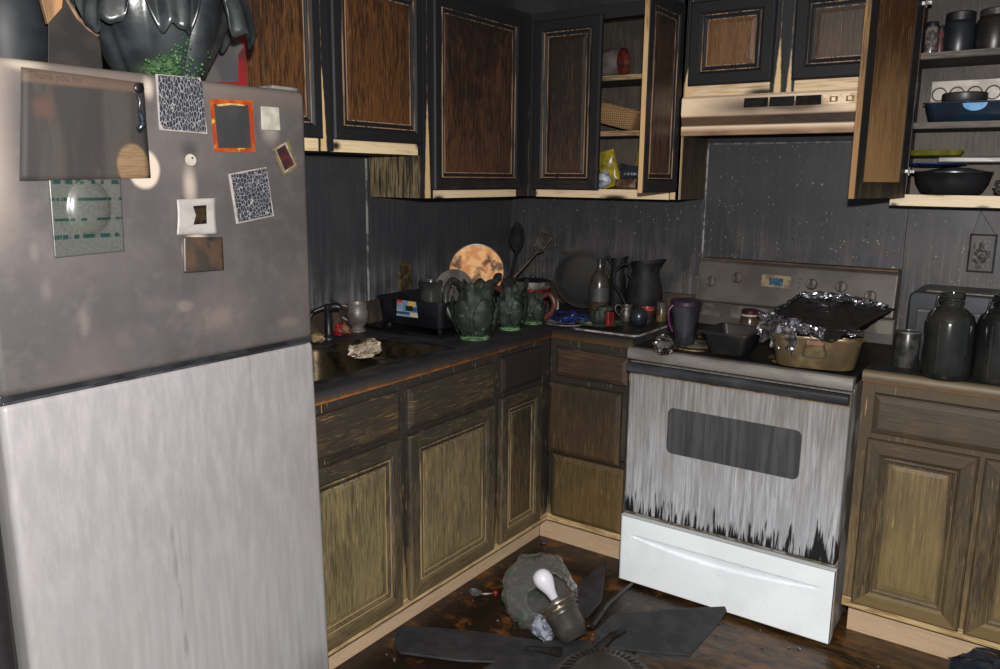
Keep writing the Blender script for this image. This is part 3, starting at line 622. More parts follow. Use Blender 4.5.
# backguard
bgm = mat('smoked_backguard', S(84, 79, 74), S(62, 57, 54), 3, rough=0.45, c3=S(120, 80, 46), scale3=16, lo3=0.66, hi3=0.74)
BX0, BX1 = 0.990, 1.730
def bface(z_): return -0.105 + (z_ - 1.005) / 0.15 * 0.035
pts = [(-0.010, 1.165), (-0.055, 1.168), (bface(1.150), 1.156), (bface(1.005), 1.005), (-0.098, 0.998), (-0.055, 0.992), (-0.055, CTZ - 0.01), (-0.010, CTZ - 0.01)]
MB().hexa([(BX0, y, z_) for y, z_ in pts], [(BX1, y, z_) for y, z_ in pts]).build('backguard', bgm, st, bevel=0.003)
brt = mat('rusty_trim', S(92, 66, 44), S(60, 48, 40), 12, rough=0.55)
MB().box(BX0 + 0.004, BX1 - 0.004, -0.062, -0.008, 1.164, 1.1715).build('top_trim', brt, st, bevel=0.003)
silver = mat('dull_silver', S(112, 107, 100), S(78, 72, 64), 9, rough=0.4, metal=0.3)
MB().box(BX0 + 0.010, BX1 - 0.004, -0.060, -0.055, 0.935, 0.985).build('vent_panel', silver, st, bevel=0.001)
for ex in (BX0 + 0.001, BX1 - 0.005):
    MB().hexa([(ex, bface(1.006) - 0.003, 1.006), (ex + 0.004, bface(1.006) - 0.003, 1.006), (ex + 0.004, bface(1.006) + 0.002, 1.006), (ex, bface(1.006) + 0.002, 1.006)],
              [(ex, bface(1.150) - 0.003, 1.150), (ex + 0.004, bface(1.150) - 0.003, 1.150), (ex + 0.004, bface(1.150) + 0.002, 1.150), (ex, bface(1.150) + 0.002, 1.150)]).build('edge_trim', silver, st)
tilt = Matrix.Rotation(math.pi / 2 - math.atan2(0.035, 0.15), 3, 'X')
kn = mat('smoked_knob', S(98, 90, 84), S(66, 60, 56), 30, rough=0.4)
kng = mat('dark_knob_grip', S(30, 28, 27), S(58, 52, 48), 30, rough=0.45)
for ku, kv in ((711.5, 281.5), (737.5, 278), (812, 284.5), (841.5, 287), (870.5, 296.5)):
    d = ray(ku, kv); p = on_y(ku, kv, -0.085); p = on_y(ku, kv, bface(p.z))
    o = MB().lathe([(0.021, -0.002), (0.021, 0.006), (0.019, 0.012), (0.017, 0.014), (0, 0.014)], p, 24, tilt).build('knob', kn, st, smooth=40)
    g = MB().box(-0.0045, 0.0045, -0.018, 0.018, 0.012, 0.026, tilt.to_4x4()).xf(Matrix.Translation(p)); g.build('knob_grip', kng, o, bevel=0.002)
p0 = [on_y(u, v, -0.085) for u, v in ((762, 274), (791, 277), (790, 289), (761, 286))]
def onbg(p, off): return Vector((p.x, bface(p.z) - off, p.z))
o = MB().poly([onbg(p, 0.0) for p in reversed(p0)], 0.003).build('clock_frame', mat('clock_frame', S(128, 116, 88), S(92, 82, 62), 40, rough=0.4), st)
p1 = [on_y(u, v, -0.088) for u, v in ((769.5, 277.5), (783, 279), (782.5, 286), (769, 284.5))]
MB().poly([onbg(p, 0.003) for p in reversed(p1)], 0.0015).build('clock_display', mat('blue_display', S(52, 86, 110), S(36, 58, 76), 90, rough=0.25), o)
for u, v in ((800, 279), (799.5, 283.5), (799, 288)):
    p = on_y(u, v, -0.085); MB().lathe([(0, -0.001), (0.0035, -0.001), (0.0035, 0.003), (0, 0.0035)], onbg(p, 0), 8, tilt).build('button', kng, st)

def SF(r, g, b): q = S(r, g, b); return (q[0] * 0.50, q[1] * 0.50, q[2] * 0.50, 1)
# ================================================================== REFRIGERATOR
FX = 0.75; FY0, FY1 = -2.648, -1.936
rf = thing('refrigerator', (0.4, -2.3, 0), 'two-door refrigerator, smoke-greyed above and white below, covered in burnt papers', 'refrigerator')
n = NT('smoked_freezer_door')
c = n.mix(n.ss(n.noise(3.5), 0.35, 0.65), SF(110, 103, 102), SF(92, 87, 88))
c = n.mix(n.ma('MULTIPLY', n.ss(n.noise(30, detail=6), 0.45, 0.7), 0.25), c, SF(130, 122, 118))
z = n.xyz(2)
c = n.mix(n.ma('MULTIPLY', n.ss(z, 1.60, 1.68), 0.6), c, SF(138, 124, 112))
def spot(u, v, ru, rv, colr, soft=0.3, jag=0.1, amt=1.0):
    global c
    p = on_x(u, v, FX); k = (on_x(u + 1, v, FX) - p).length; kz = (on_x(u, v + 1, FX) - p).length
    mk = n.ell(1, p.y, ru * k, p.z, rv * kz, soft, jag); mk = n.ma('MULTIPLY', mk, amt); c = n.mix(mk, c, colr)
CL = SF(222, 206, 190)
c = n.mix(n.ma('MULTIPLY', n.ma('MULTIPLY', n.ss(n.xyz(1), -2.56, -2.64), n.ss(z, 1.30, 1.5)), 0.75), c, SF(196, 178, 164))
spot(24, 62, 30, 12, CL, 0.8, 0.2, 0.6)
spot(144, 169, 18, 22, CL, 0.25)
spot(148, 88, 8, 16, CL, 0.9, 0.1, 0.8)
spot(190, 186, 10, 30, SF(206, 190, 176), 0.9, 0.1, 0.8)
spot(190, 150, 14, 14, SF(70, 66, 66), 0.9, 0.1, 0.7)
spot(197, 250, 17, 22, CL, 0.5, 0.1, 0.9)
spot(270, 128, 13, 22, SF(190, 178, 168), 0.9, 0.1, 0.6)
spot(46, 290, 9, 16, SF(150, 140, 134), 0.9, 0.9, 0.35); spot(34, 252, 7, 14, SF(150, 140, 134), 0.9, 0.9, 0.35); spot(84, 322, 9, 24, SF(150, 140, 134), 0.9, 1.2, 0.4)
spot(218, 318, 26, 22, SF(146, 132, 124), 0.9, 1.6, 0.5); spot(185, 306, 12, 8, SF(150, 138, 130), 0.7, 0.7, 0.5); spot(288, 322, 14, 8, SF(150, 138, 130), 0.7, 0.9, 0.4)
fz_m = n.out(c, n.ma('ADD', 0.32, n.ma('MULTIPLY', n.noise(12), 0.2)), 0, 0.5)
n = NT('sooty_white_door')
c = n.mix(n.ss(n.noise(40, (1, 1, 0.25), detail=6, rough=0.7), 0.35, 0.7), SF(165, 161, 163), SF(183, 178, 179))
c = n.mix(n.ma('MULTIPLY', n.ss(n.noise(26, (1, 1, 0.03), detail=3), 0.62, 0.72), 0.5), c, SF(141, 136, 139))
c = n.mix(n.ss(n.xyz(2), 0.80, 0.35), c, n.mix(n.ss(n.noise(60, (1, 1, 0.08)), 0.35, 0.7), SF(183, 180, 180), SF(200, 198, 198)))
c = n.mix(n.ma('MULTIPLY', n.ell(1, -1.99, 0.10, 0.22, 0.12, 0.9, 0.4), 0.45), c, SF(117, 114, 117))
for (u, v) in ((170, 535), (173, 565), (178, 600), (182, 640)):
    p = on_x(u, v, FX); c = n.mix(n.ma('MULTIPLY', n.ell(1, p.y, 0.008, p.z, 0.055, 0.9, 0.8), 0.5), c, SF(128, 123, 125))
lo_m = n.out(c, 0.42, 0, 0.4)
fside = mat('fridge_side', SF(96, 94, 94), SF(70, 68, 68), 5, rough=0.45)
MB().box(0.05, FX - 0.075, FY0 + 0.01, FY1 - 0.005, 0.03, 1.668).build('body', fside, rf, bevel=0.006)
fd = MB().box(FX - 0.068, FX, FY0, FY1, 1.0985, 1.672).build('freezer_door', fz_m, rf, bevel=0.016, seg=5)
m = MB().box(FX - 0.068, FX, FY0, FY1, 0.05, 1.0905)
m.v = [Vector((p.x + (1.0905 - p.z) * 0.026, p.y, p.z)) for p in m.v]
ld = m.build('fridge_door', lo_m, rf, bevel=0.014, seg=5)
for d_ in (fd, ld): d_.data.shade_smooth()
gap = mat('black_gasket', SF(30, 31, 34), SF(52, 54, 58), 10, rough=0.4)
MB().box(FX - 0.07, FX - 0.006, FY0 + 0.004, FY1 - 0.004, 1.085, 1.104).build('divider_strip', gap, rf, bevel=0.002)
MB().box(FX - 0.055, FX - 0.0015, FY0 + 0.006, FY1 - 0.02, 1.087, 1.0925).build('door_top_cap', mat('sooty_cap', SF(70, 74, 80), SF(44, 46, 50), 14, rough=0.4), rf, bevel=0.002)
MB().box(FX - 0.076, FX - 0.067, FY0 + 0.012, FY1 - 0.01, 0.06, 1.66).build('gasket', gap, rf)
MB().box(FX - 0.06, FX - 0.012, FY1 - 0.085, FY1 - 0.012, 1.672, 1.680).build('hinge_cover', mat('grey_hinge', SF(150, 146, 142), SF(110, 106, 104), 20, rough=0.4), rf, bevel=0.003)
for fy in (FY0 + 0.06, FY1 - 0.06):
    for fx in (0.12, 0.62): MB().lathe([(0, 0), (0.02, 0), (0.02, 0.025), (0.012, 0.032), (0, 0.032)], (fx, fy, 0), 12).build('foot', soot, rf)

# ================================================================== PAPERS ON THE REFRIGERATOR
PX = FX + 0.0012
def quad(pts, x=PX): return [on_x(u, v, x) for u, v in pts]
def paper(name, pts, m, label, cat='paper', th=0.0016, bow=0.0, group=None):
    """paper sheet from its corners (tl, tr, br, bl), bowed a little off the door"""
    a, b, c_, d = quad(pts)
    def fn(s, t):
        p = (a * (1 - s) + b * s) * (1 - t) + (d * (1 - s) + c_ * s) * t
        p.x = PX + 0.0008 + bow * (4 * s * (1 - s) * 0.6 + 0.4 * t) + bow * 0.5 * mnoise.noise(p * 14)
        return p
    return MB().grid(fn, 18, 18).build(name, m, label=label, cat=cat, group=group, solid=th, smooth=60)
n = NT('charred_sheet')
tl = on_x(18, 67, FX); hz = on_x(60, 85, FX).z
c = n.mix(n.ss(n.noise(22, (1, 1, 0.15), detail=4), 0.42, 0.62), SF(64, 61, 60), SF(80, 74, 70))
c = n.mix(n.ma('MULTIPLY', n.ss(n.noise(14, (1, 1, 0.6)), 0.55, 0.7), 0.3), c, SF(112, 88, 74))
c = n.mix(n.ss(n.xyz(2), hz - 0.004, hz + 0.004), c, SF(104, 86, 76))
p = on_x(132, 166, FX); c = n.mix(n.ell(1, p.y, 0.036, p.z, 0.045, 0.2, 0.1), c, n.mix(n.ss(n.noise(240, (0.1, 0.1, 1)), 0.45, 0.6), SF(146, 120, 92), SF(132, 106, 80)))
p = on_x(42, 108, FX); c = n.mix(n.ma('MULTIPLY', n.ell(1, p.y, 0.03, p.z, 0.03, 0.9, 1.0, 60), 0.45), c, SF(116, 84, 72))
chs = n.out(c, 0.6, 0, 0.2)
sh = paper('burnt_paper', [(21, 67), (143, 83), (150, 178), (19, 181)], chs, 'large smoke-browned sheet with scorched picture on the freezer door', bow=0.004)
tx = bpy.data.curves.new('heading', 'FONT'); tx.body = 'Thank you for'; tx.size = 0.016
to = bpy.data.objects.new('heading', tx); C.objects.link(to)
dg = bpy.context.evaluated_depsgraph_get(); me = bpy.data.meshes.new_from_object(to.evaluated_get(dg)); bpy.data.objects.remove(to)
p = on_x(27, 77.5, FX); he = bpy.data.objects.new('heading', me); C.objects.link(he); me.materials.clear(); me.materials.append(mat('faded_ink', SF(78, 64, 58)))
he.matrix_world = Matrix.Translation(Vector((PX + 0.0062, p.y, p.z)) - ORG[sh.name]) @ Matrix(((0, 0, 1, 0), (1, 0, 0, 0), (0, 1, 0, 0), (0, 0, 0, 1)))
he.parent = sh
mm = thing('melted_magnet', on_x(139, 130, PX), 'melted black and blue magnet running down beside the big burnt sheet', 'magnet')
MB().lathe([(0, 0), (0.0095, 0), (0.0095, 0.004), (0.006, 0.006), (0, 0.006)], on_x(138.5, 88, PX + 0.006), 16, Matrix.Rotation(math.pi / 2, 3, 'Y')).build('magnet_disc', mat('black_plastic', SF(20, 20, 22), SF(34, 34, 36), 30, rough=0.3), mm, smooth=40)
MB().tube([on_x(u, v, PX + 0.008) for u, v in ((137, 94), (140, 101), (139, 110), (142, 118), (143, 125), (139, 129), (141, 132))], [0.003, 0.0025, 0.002, 0.006, 0.0075, 0.006, 0.004], 8).build('melted_drip', mat('melted_blue', SF(20, 24, 30), SF(44, 56, 70), 60, rough=0.2), mm, smooth=60)
n = NT('green_print')
g = n.ma('MULTIPLY', n.ss(n.noise(260, (0.2, 0.6, 1)), 0.48, 0.6), 0.35)
c = n.mix(g, SF(98, 100, 94), SF(66, 74, 71))
for v, hh in ((182, 2.2), (199, 1.6), (219, 1.4), (236, 2.2)):
    p = on_x(86, v, FX); zz = n.ma('ABSOLUTE', n.ma('SUBTRACT', n.xyz(2), p.z)); k = (on_x(86, v + 1, FX) - p).length
    c = n.mix(n.ma('MULTIPLY', n.ss(zz, hh * k * 1.2, hh * k * 0.7), n.ss(n.noise(70, (1, 1, 0.1), off=(v, 1, 0)), 0.45, 0.5)), c, SF(28, 62, 58))
cal_m = n.out(c, 0.3, 0, 0.5)
a, b, c_, d = quad([(48, 178), (120, 179), (124, 251), (54, 258)])
def calf(s, t):
    p = (a * (1 - s) + b * s) * (1 - t) + (d * (1 - s) + c_ * s) * t
    e = ((s - 0.52) / 0.30) ** 2 + ((t - 0.38) / 0.36) ** 2; bl = max(0, 1 - e)
    p.x = PX + 0.0015 + 0.011 * bl ** 0.6; return p
MB().grid(calf, 40, 40).build('calendar_card', cal_m, label='grey-green printed calendar card with a heat bubble in it', cat='card', solid=0.0016, smooth=60)
n = NT('crackled_print')
cr = n.vor(120, (1, 1.5, 0.7)); f = n.ss(n.ma('ADD', cr, n.ma('MULTIPLY', n.noise(60), 0.08)), 0.03, 0.12)
crk = n.out(n.mix(f, SF(196, 194, 198), SF(56, 58, 64)), 0.4, 0, 0.4)
n = NT('crackled_print_fine')
cr = n.vor(125, (1, 1.1, 0.9)); f = n.ss(n.ma('ADD', cr, n.ma('MULTIPLY', n.noise(60), 0.05)), 0.02, 0.10)
crk2 = n.out(n.mix(f, SF(180, 178, 182), SF(58, 60, 66)), 0.4, 0, 0.4)
whp = mat('white_border', SF(196, 188, 184), SF(168, 160, 156), 20, rough=0.5)
def card(name, outer, inner, mo, mi, label, cat='photo'):
    o = MB().poly([p for p in reversed(quad(outer))], 0.0015).build(name, mo, label=label, cat=cat)
    MB().poly([p for p in reversed(quad(inner, PX + 0.0016))], 0.0012).build('print', mi, o)
    return o
card('crackled_photo', [(155, 74), (200, 78), (207, 134), (159, 130)], [(158, 75), (197, 78), (202.5, 84), (206, 132.5), (164, 129), (160, 123)], whp, crk, 'photo with its print crackled into white lines, right of the burnt sheet')
card('crackled_photo', [(228, 174), (266, 167), (273.5, 216), (236, 224)], [(231, 175), (266, 168), (272.5, 215), (238.5, 222)], whp, crk2, 'tilted finely crackled photo below the small tilted frame')
orm = mat('scorched_orange', SF(196, 96, 24), SF(176, 60, 20), 30, rough=0.45, c3=SF(220, 170, 60), scale3=40, lo3=0.58, hi3=0.66)
o = card('bordered_photo', [(209.5, 99), (252, 100.5), (255, 152), (214.5, 152)], [(214, 104), (248, 105), (251, 148), (218, 148)], orm, mat('blackened_print', SF(58, 58, 60), SF(68, 68, 70), 8, rough=0.5), 'orange-bordered photo burnt dark grey in the middle', 'photo')
MB().poly(list(reversed(quad([(216, 104.5), (232, 103), (245, 105), (244, 106), (231, 105), (218, 106.5)], PX + 0.003))), 0.0006).build('lifted_edge', mat('pale_yellow', SF(216, 190, 130), SF(190, 140, 70), 60), o)
p4 = quad([(260, 106), (278, 107.5), (279.5, 130.5), (261, 130)])
MB().poly(list(reversed(p4)), 0.004).build('white_magnet', mat('white_magnet', SF(206, 200, 188), SF(184, 178, 164), 40, rough=0.5), label='small blank white square magnet near the freezer corner', cat='magnet', bevel=0.0015)
tf = thing('photo_magnet', on_x(285, 158, PX), 'small tilted photo magnet in a yellowed plastic frame', 'magnet')
MB().poly(list(reversed(quad([(271, 149), (287, 139.5), (299, 166), (284, 177)]))), 0.0035).build('frame', mat('yellowed_frame', SF(128, 118, 72), SF(96, 90, 84), 40, rough=0.35), tf, bevel=0.001)
MB().poly(list(reversed(quad([(274.5, 149), (285.5, 142), (296, 165), (284.5, 173)], PX + 0.0036))), 0.001).build('border', mat('pale_border', SF(180, 172, 160), SF(140, 130, 116), 50), tf)
MB().poly(list(reversed(quad([(276.5, 150), (284.8, 144.5), (294, 164.5), (285, 170.5)], PX + 0.0047))), 0.0008).build('print', mat('dark_red_print', SF(60, 40, 42), SF(92, 44, 44), 60, rough=0.3), tf)
bt = thing('button_magnet', on_x(190, 165, PX), 'round white button magnet with a dark centre hole', 'magnet')
ry = Matrix.Rotation(math.pi / 2, 3, 'Y')
MB().lathe([(0, 0), (0.0115, 0), (0.0125, 0.002), (0.011, 0.005), (0.003, 0.006), (0, 0.0058)], on_x(190, 160, PX), 24, ry).build('disc', mat('white_button', SF(214, 204, 192), SF(196, 186, 174), 30, rough=0.4), bt, smooth=40)
MB().lathe([(0, 0.0055), (0.0022, 0.0055), (0.0022, 0.0068), (0, 0.0068)], on_x(190.5, 158, PX), 10, ry).build('hole', soot, bt)
o = MB().grid(lambda s, t: Vector((PX + 0.001 + 0.003 * abs(s - 0.5), 0, 0)) + (lambda q: Vector((0, q.y, q.z)))(on_x(176 + 39 * s + 1.5 * t * s + 2 * math.sin(t * 3.14) * (0.5 - s), 198 + 1.5 * (1 - s) + 35.5 * t, PX)), 14, 14).build('white_note', mat('white_note', SF(190, 184, 180), SF(172, 166, 162), 20, rough=0.5), label='white paper square with a small black stamp above the brown card', cat='paper', solid=0.001, smooth=60)
MB().poly(list(reversed(quad([(193, 206), (206, 205), (206.5, 223.5), (193.5, 224.5), (196, 215)], PX + 0.0045))), 0.001).build('stamp', mat('black_stamp', SF(26, 22, 20), SF(64, 50, 34), 60, rough=0.3), o)
paper('brown_card', [(183, 237), (222, 237), (223, 270), (183.5, 273)], mat('browned_card', SF(64, 58, 54), SF(90, 70, 56), 16, rough=0.4, c3=SF(44, 42, 44), scale3=24, lo3=0.55, hi3=0.62), 'dark brown scorched card below the white stamped note', 'card', bow=0.003)

# ================================================================== ON TOP OF THE REFRIGERATOR
RT = 1.673
gl_dk = mat('black_glaze', S(24, 26, 30), S(34, 37, 42), 9, rough=0.5, spec=0.3, c3=S(48, 54, 64), scale3=12, lo3=0.66, hi3=0.74)
vz = on_x(14, 55, 0.50)
MB().lathe([(0.0, 0), (0.085, 0), (0.095, 0.05), (0.10, 0.10), (0.098, 0.16), (0.08, 0.22), (0.05, 0.26), (0.045, 0.29), (0.06, 0.31), (0.052, 0.31), (0.038, 0.29), (0.038, 0.26), (0, 0.25)], (0.41, on_x(3, 30, 0.41).y, RT), 36).build('black_vase', gl_dk, label='large sooty black vase at the end of the refrigerator top', cat='vase', smooth=50)
# crumpled charred carton and board
cb = thing('burnt_carton', (0.48, -2.33, RT), 'charred carton with a torn brown rim between vase and cabbage tureen', 'carton')
cm = mat('charred_cardboard', S(22, 20, 19), S(36, 30, 26), 20, rough=0.7)
pts = [on_x(u, v, 0.56) for u, v in ((46, 54), (103, 64), (100, 40), (78, 18), (66, -2), (48, 10))]
pts[0].z = pts[1].z = RT + 0.002
MB().hexa([p + Vector((0, 0, 0)) for p in pts], [p + Vector((ray(60, 30).x, ray(60, 30).y, 0)) * 0.06 for p in pts]).build('box_side', cm, cb, bevel=0.002)
MB().tube([on_x(u, v, 0.563) for u, v in ((66, -2), (78, 18), (88, 28), (98, 36))], 0.004, 6).build('torn_rim', mat('torn_brown', S(120, 92, 74), S(80, 62, 50), 20), cb)
pts = [on_x(u, v, 0.565) for u, v in ((40, -6), (64, -10), (62, 8), (48, 24))]
MB().hexa(pts, [p + Vector((-0.01, 0, 0)) for p in pts]).build('flap', mat('brown_flap', S(150, 112, 76), S(104, 78, 54), 30, (1, 1, 0.2)), cb, bevel=0.001)
MB().box(0.58, 0.68, -2.52, -2.42, RT, RT + 0.006).build('scrap_strip', mat('scrap_wood', S(124, 104, 88), S(80, 68, 60), 20), label='flat pale scrap lying on the refrigerator before the burnt carton', cat='scrap', bevel=0.001)
# cabbage tureen
n = NT('cabbage_glaze')
base = n.mix(n.ss(n.noise(10), 0.4, 0.65), S(26, 29, 31), S(46, 51, 53))
p = on_x(160, 62, 0.62)
gm = n.ma('MULTIPLY', n.ss(n.ma('ADD', n.ma('MULTIPLY', n.noise(50, detail=5), 0.9), n.ma('MULTIPLY', n.ss(n.xyz(2), RT + 0.16, RT + 0.0), 0.35)), 0.58, 0.66), n.ell(1, p.y, 0.055, RT + 0.02, 0.045, 0.9, 0.6))
base = n.mix(gm, base, n.mix(n.ss(n.noise(90), 0.4, 0.6), S(22, 52, 26), S(70, 96, 62)))
n.bump(n.noise(45), 0.2, 0.004); cab_m = n.out(base, 0.3, 0, 0.6)
ct = on_x(158, 60, 0.56); tc = Vector((0.555, ct.y + 0.005, RT))
tu = thing('cabbage_tureen', tc, 'large black-glazed cabbage-leaf tureen with green moss at its foot', 'tureen')
def cabw(k, amp):
    def f(p, a, r, z_):
        rb = 1 + amp * (abs(math.sin(a * k / 2)) ** 0.6 - 0.6) + 0.03 * math.sin(a * 3 + z_ * 30)
        return Vector((p.x * rb, p.y * rb, p.z))
    return f
MB().lathe([(0, 0.0), (0.075, 0.0), (0.085, 0.012), (0.10, 0.04), (0.125, 0.09), (0.142, 0.14), (0.148, 0.19), (0.142, 0.24), (0.12, 0.28), (0.10, 0.29), (0, 0.29)], tc, 84, None, cabw(9, 0.12)).build('bowl', cab_m, tu, smooth=60)
def leaf(ang, z0, r0, ln, wd, droop, seed):
    def fn(s, t):
        q = (s - 0.5) * 2; aa = ang + q * wd * (0.8 + 0.2 * math.sin(t * math.pi))
        wv = math.sin(q * 6.5 + seed) + 0.45 * math.sin(q * 13 + seed * 2.1)
        rr = r0 + ln * math.sin(t * 1.5) + 0.006 * t * t * wv - 0.005 * math.cos(q * 10) * (1 - t * 0.5) - 0.012 * q ** 4
        hh = z0 + 0.035 * math.sin(math.pi * t * 0.9) - droop * t * t * (1 - 0.75 * q ** 4) + 0.009 * t * t * wv
        return tc + Vector((math.cos(aa) * rr, math.sin(aa) * rr, hh))
    return MB().grid(fn, 60, 22)
lfm = mat('leaf_glaze', S(28, 31, 33), S(48, 52, 53), 12, rough=0.3, bump=0.15)
for i, (an, z0, r0, ln, wd, dr2) in enumerate(((-1.25, 0.185, 0.085, 0.085, 0.50, 0.10), (-0.35, 0.190, 0.085, 0.078, 0.46, 0.105), (0.55, 0.185, 0.085, 0.118, 0.46, 0.105), (-2.3, 0.19, 0.08, 0.09, 0.55, 0.10), (1.7, 0.19, 0.08, 0.09, 0.6, 0.10))):
    leaf(an, z0, r0, ln, wd, dr2, i * 1.7).build('leaf', lfm, tu, smooth=80, solid=0.005)
# mossy crumbs as relief at the foot
mo = MB(); rnd = random.Random(3)
for k in range(80):
    a = rnd.gauss(-0.22, 0.28); z_ = abs(rnd.gauss(0, 0.022)) + 0.012; r = 0.093 + z_ * 0.55
    if abs(a + 0.2) < 0.12: z_ *= 2.2; r = 0.095 + z_ * 0.42
    p = tc + Vector((math.cos(a) * r, math.sin(a) * r, z_)); s_ = rnd.uniform(0.002, 0.0048)
    mo.lathe([(0, -s_), (s_ * 0.9, -s_ * 0.3), (s_ * 0.7, s_ * 0.5), (0, s_)], p, 5)
mo.build('moss', mat('bright_moss', S(26, 62, 30), S(70, 100, 62), 70, rough=0.5, lo=0.5, hi=0.62), tu, kind='stuff')
# red and white card
rd = thing('greeting_card', on_x(225, 77, 0.45), 'red greeting card with a smoke-greyed envelope front behind the tureen', 'card')
q = [on_x(u, v, 0.45) for u, v in ((200, 30), (244, 34), (246, 84), (196, 84))]
q[2].z = q[3].z = RT + 0.001
MB().poly(list(reversed(q)), 0.003).build('backing', mat('red_card', S(120, 24, 26), S(78, 28, 33), 16, rough=0.5), rd)
q = [on_x(u, v, 0.4535) for u, v in ((204, 36), (232, 34), (243.5, 46.5), (238, 54), (238, 82), (200, 82))]
MB().poly(list(reversed(q)), 0.001).build('envelope', mat('grey_envelope', S(76, 73, 74), S(62, 60, 62), 14, rough=0.6, c3=S(132, 122, 116), scale3=14, lo3=0.62, hi3=0.75), rd)
MB().tube([on_x(u, v, 0.456) for u, v in ((222, 46), (222, 41), (226, 37), (231, 38), (234, 42))], 0.0014, 5).build('script_mark', mat('red_ink', S(140, 50, 50)), rd)
MB().tube([on_x(u, v, 0.456) for u, v in ((215, 46), (218, 48), (221, 49))], 0.0012, 5).build('script_mark', mat('red_ink', S(140, 50, 50)), rd)

ALB[0] = 0.72
# ================================================================== AROUND THE SINK
WT = 0.9125
blk = mat('matte_black_plastic', S(21, 22, 26), S(33, 34, 38), 10, rough=0.4, spec=0.35)
def bez(pts, k=8):
    P_ = [Vector(p) for p in pts]; out = []
    for i in range(len(P_) - 1):
        p0 = P_[max(i - 1, 0)]; p1 = P_[i]; p2 = P_[i + 1]; p3 = P_[min(i + 2, len(P_) - 1)]
        for j in range(k):
            t = j / k; out.append(0.5 * ((2 * p1) + (p2 - p0) * t + (2 * p0 - 5 * p1 + 4 * p2 - p3) * t * t + (3 * p1 - p0 - 3 * p2 + p3) * t ** 3))
    out.append(P_[-1]); return out
fp = on_z(329, 339, 0.916)
fa = thing('faucet', (fp.x, fp.y, 0.916), 'blackened single-spout kitchen faucet behind the sink', 'faucet')
bx, by = fp.x, fp.y
MB().lathe([(0, 0), (0.026, 0), (0.026, 0.006), (0.018, 0.014), (0.014, 0.02), (0.0135, 0.10), (0.017, 0.108), (0.017, 0.122), (0, 0.128)], (bx, by, 0.916), 24).build('post', blk, fa, smooth=45)
sp = bez([(bx - 0.004, by, 1.022), (bx + 0.012, by + 0.004, 1.030), (bx + 0.026, by + 0.014, 1.034), (bx + 0.036, by + 0.022, 1.030)])
MB().tube(sp, [0.016 - 0.003 * i / len(sp) for i in range(len(sp))], 12).build('spout', blk, fa, smooth=60)
MB().tube(bez([(bx - 0.006, by - 0.01, 1.03), (bx - 0.03, by - 0.04, 1.015), (bx - 0.036, by - 0.05, 0.995)]), [0.009] * 9 + [0.006] * 8, 8).build('lever', blk, fa, smooth=60)
# crumpled rag over the divider
def crump(name, c0, size, seed, m, label, cat, amp=0.5, nu=26, nv=16, freq=None, squash=1.0, parent=None, zmin=None, kind=None, group=None):
    sx, sy, sz = size; cr = crumple(seed, 1.0, freq or 2.2 / max(size))
    def fn(s, t):
        th = s * 2 * math.pi; ph = (t - 0.5) * math.pi
        q = Vector((math.cos(ph) * math.cos(th), math.cos(ph) * math.sin(th), math.sin(ph)))
        d = cr(Vector((q.x * sx, q.y * sy, q.z * sz)) + Vector(c0))
        q = Vector(((q.x + d.x * amp) * sx, (q.y + d.y * amp) * sy, (q.z + d.z * amp) * sz)) + Vector(c0)
        if zmin is not None and q.z < zmin: q.z = zmin
        return q
    mb = MB().grid(fn, nu, nv, True)
    k0 = mb.f; top = tuple((nv - 1) * nu + i for i in range(nu)); bot = tuple(range(nu - 1, -1, -1)); mb.f += [top, bot]
    if parent is not None: return mb.build(name, m, parent, smooth=35, kind=kind)
    return mb.build(name, m, label=label, cat=cat, smooth=35, kind=kind, group=group)
rg = on_x(358, 359, 0.36)
crump('crumpled_rag', (0.40, -1.405, 0.932), (0.032, 0.058, 0.022), 4, mat('stained_white_cloth', S(206, 192, 170), S(150, 134, 112), 40, rough=0.8, c3=S(96, 84, 70), scale3=50, lo3=0.60, hi3=0.68), 'crumpled off-white rag on the divider of the sink', 'rag', 0.9, 40, 26, 34, zmin=0.9165)
crump('charred_sponge', on_z(317, 338, 0.935), (0.03, 0.022, 0.018), 8, mat('tan_sponge', S(150, 132, 96), S(92, 80, 60), 40, rough=0.8), 'tan crumpled sponge at the sink corner beside the refrigerator', 'sponge', 0.6, 24, 16, 40, zmin=0.9165)
rp = on_z(343, 331, 0.93)
rb = thing('scrub_brush', (rp.x, rp.y, WT), 'red scrubber with a scorched tan end beside the mug', 'brush')
crump('red_mesh', rp + Vector((-0.004, -0.006, 0.008)), (0.028, 0.022, 0.02), 3, mat('red_mesh', S(150, 20, 22), S(96, 14, 18), 60, rough=0.5), None, None, 0.7, 24, 14, 46, zmin=WT, parent=rb)
MB().lathe([(0.012, 0), (0.014, 0.006), (0.014, 0.026), (0.010, 0.028), (0.009, 0.012), (0, 0.010)], rp + Vector((0.018, 0.006, 0.002)), 14, Matrix.Rotation(0.9, 3, (1, -0.4, 0))).build('handle_end', mat('tan_handle', S(140, 116, 76), S(96, 78, 54), 40), rb, smooth=50)
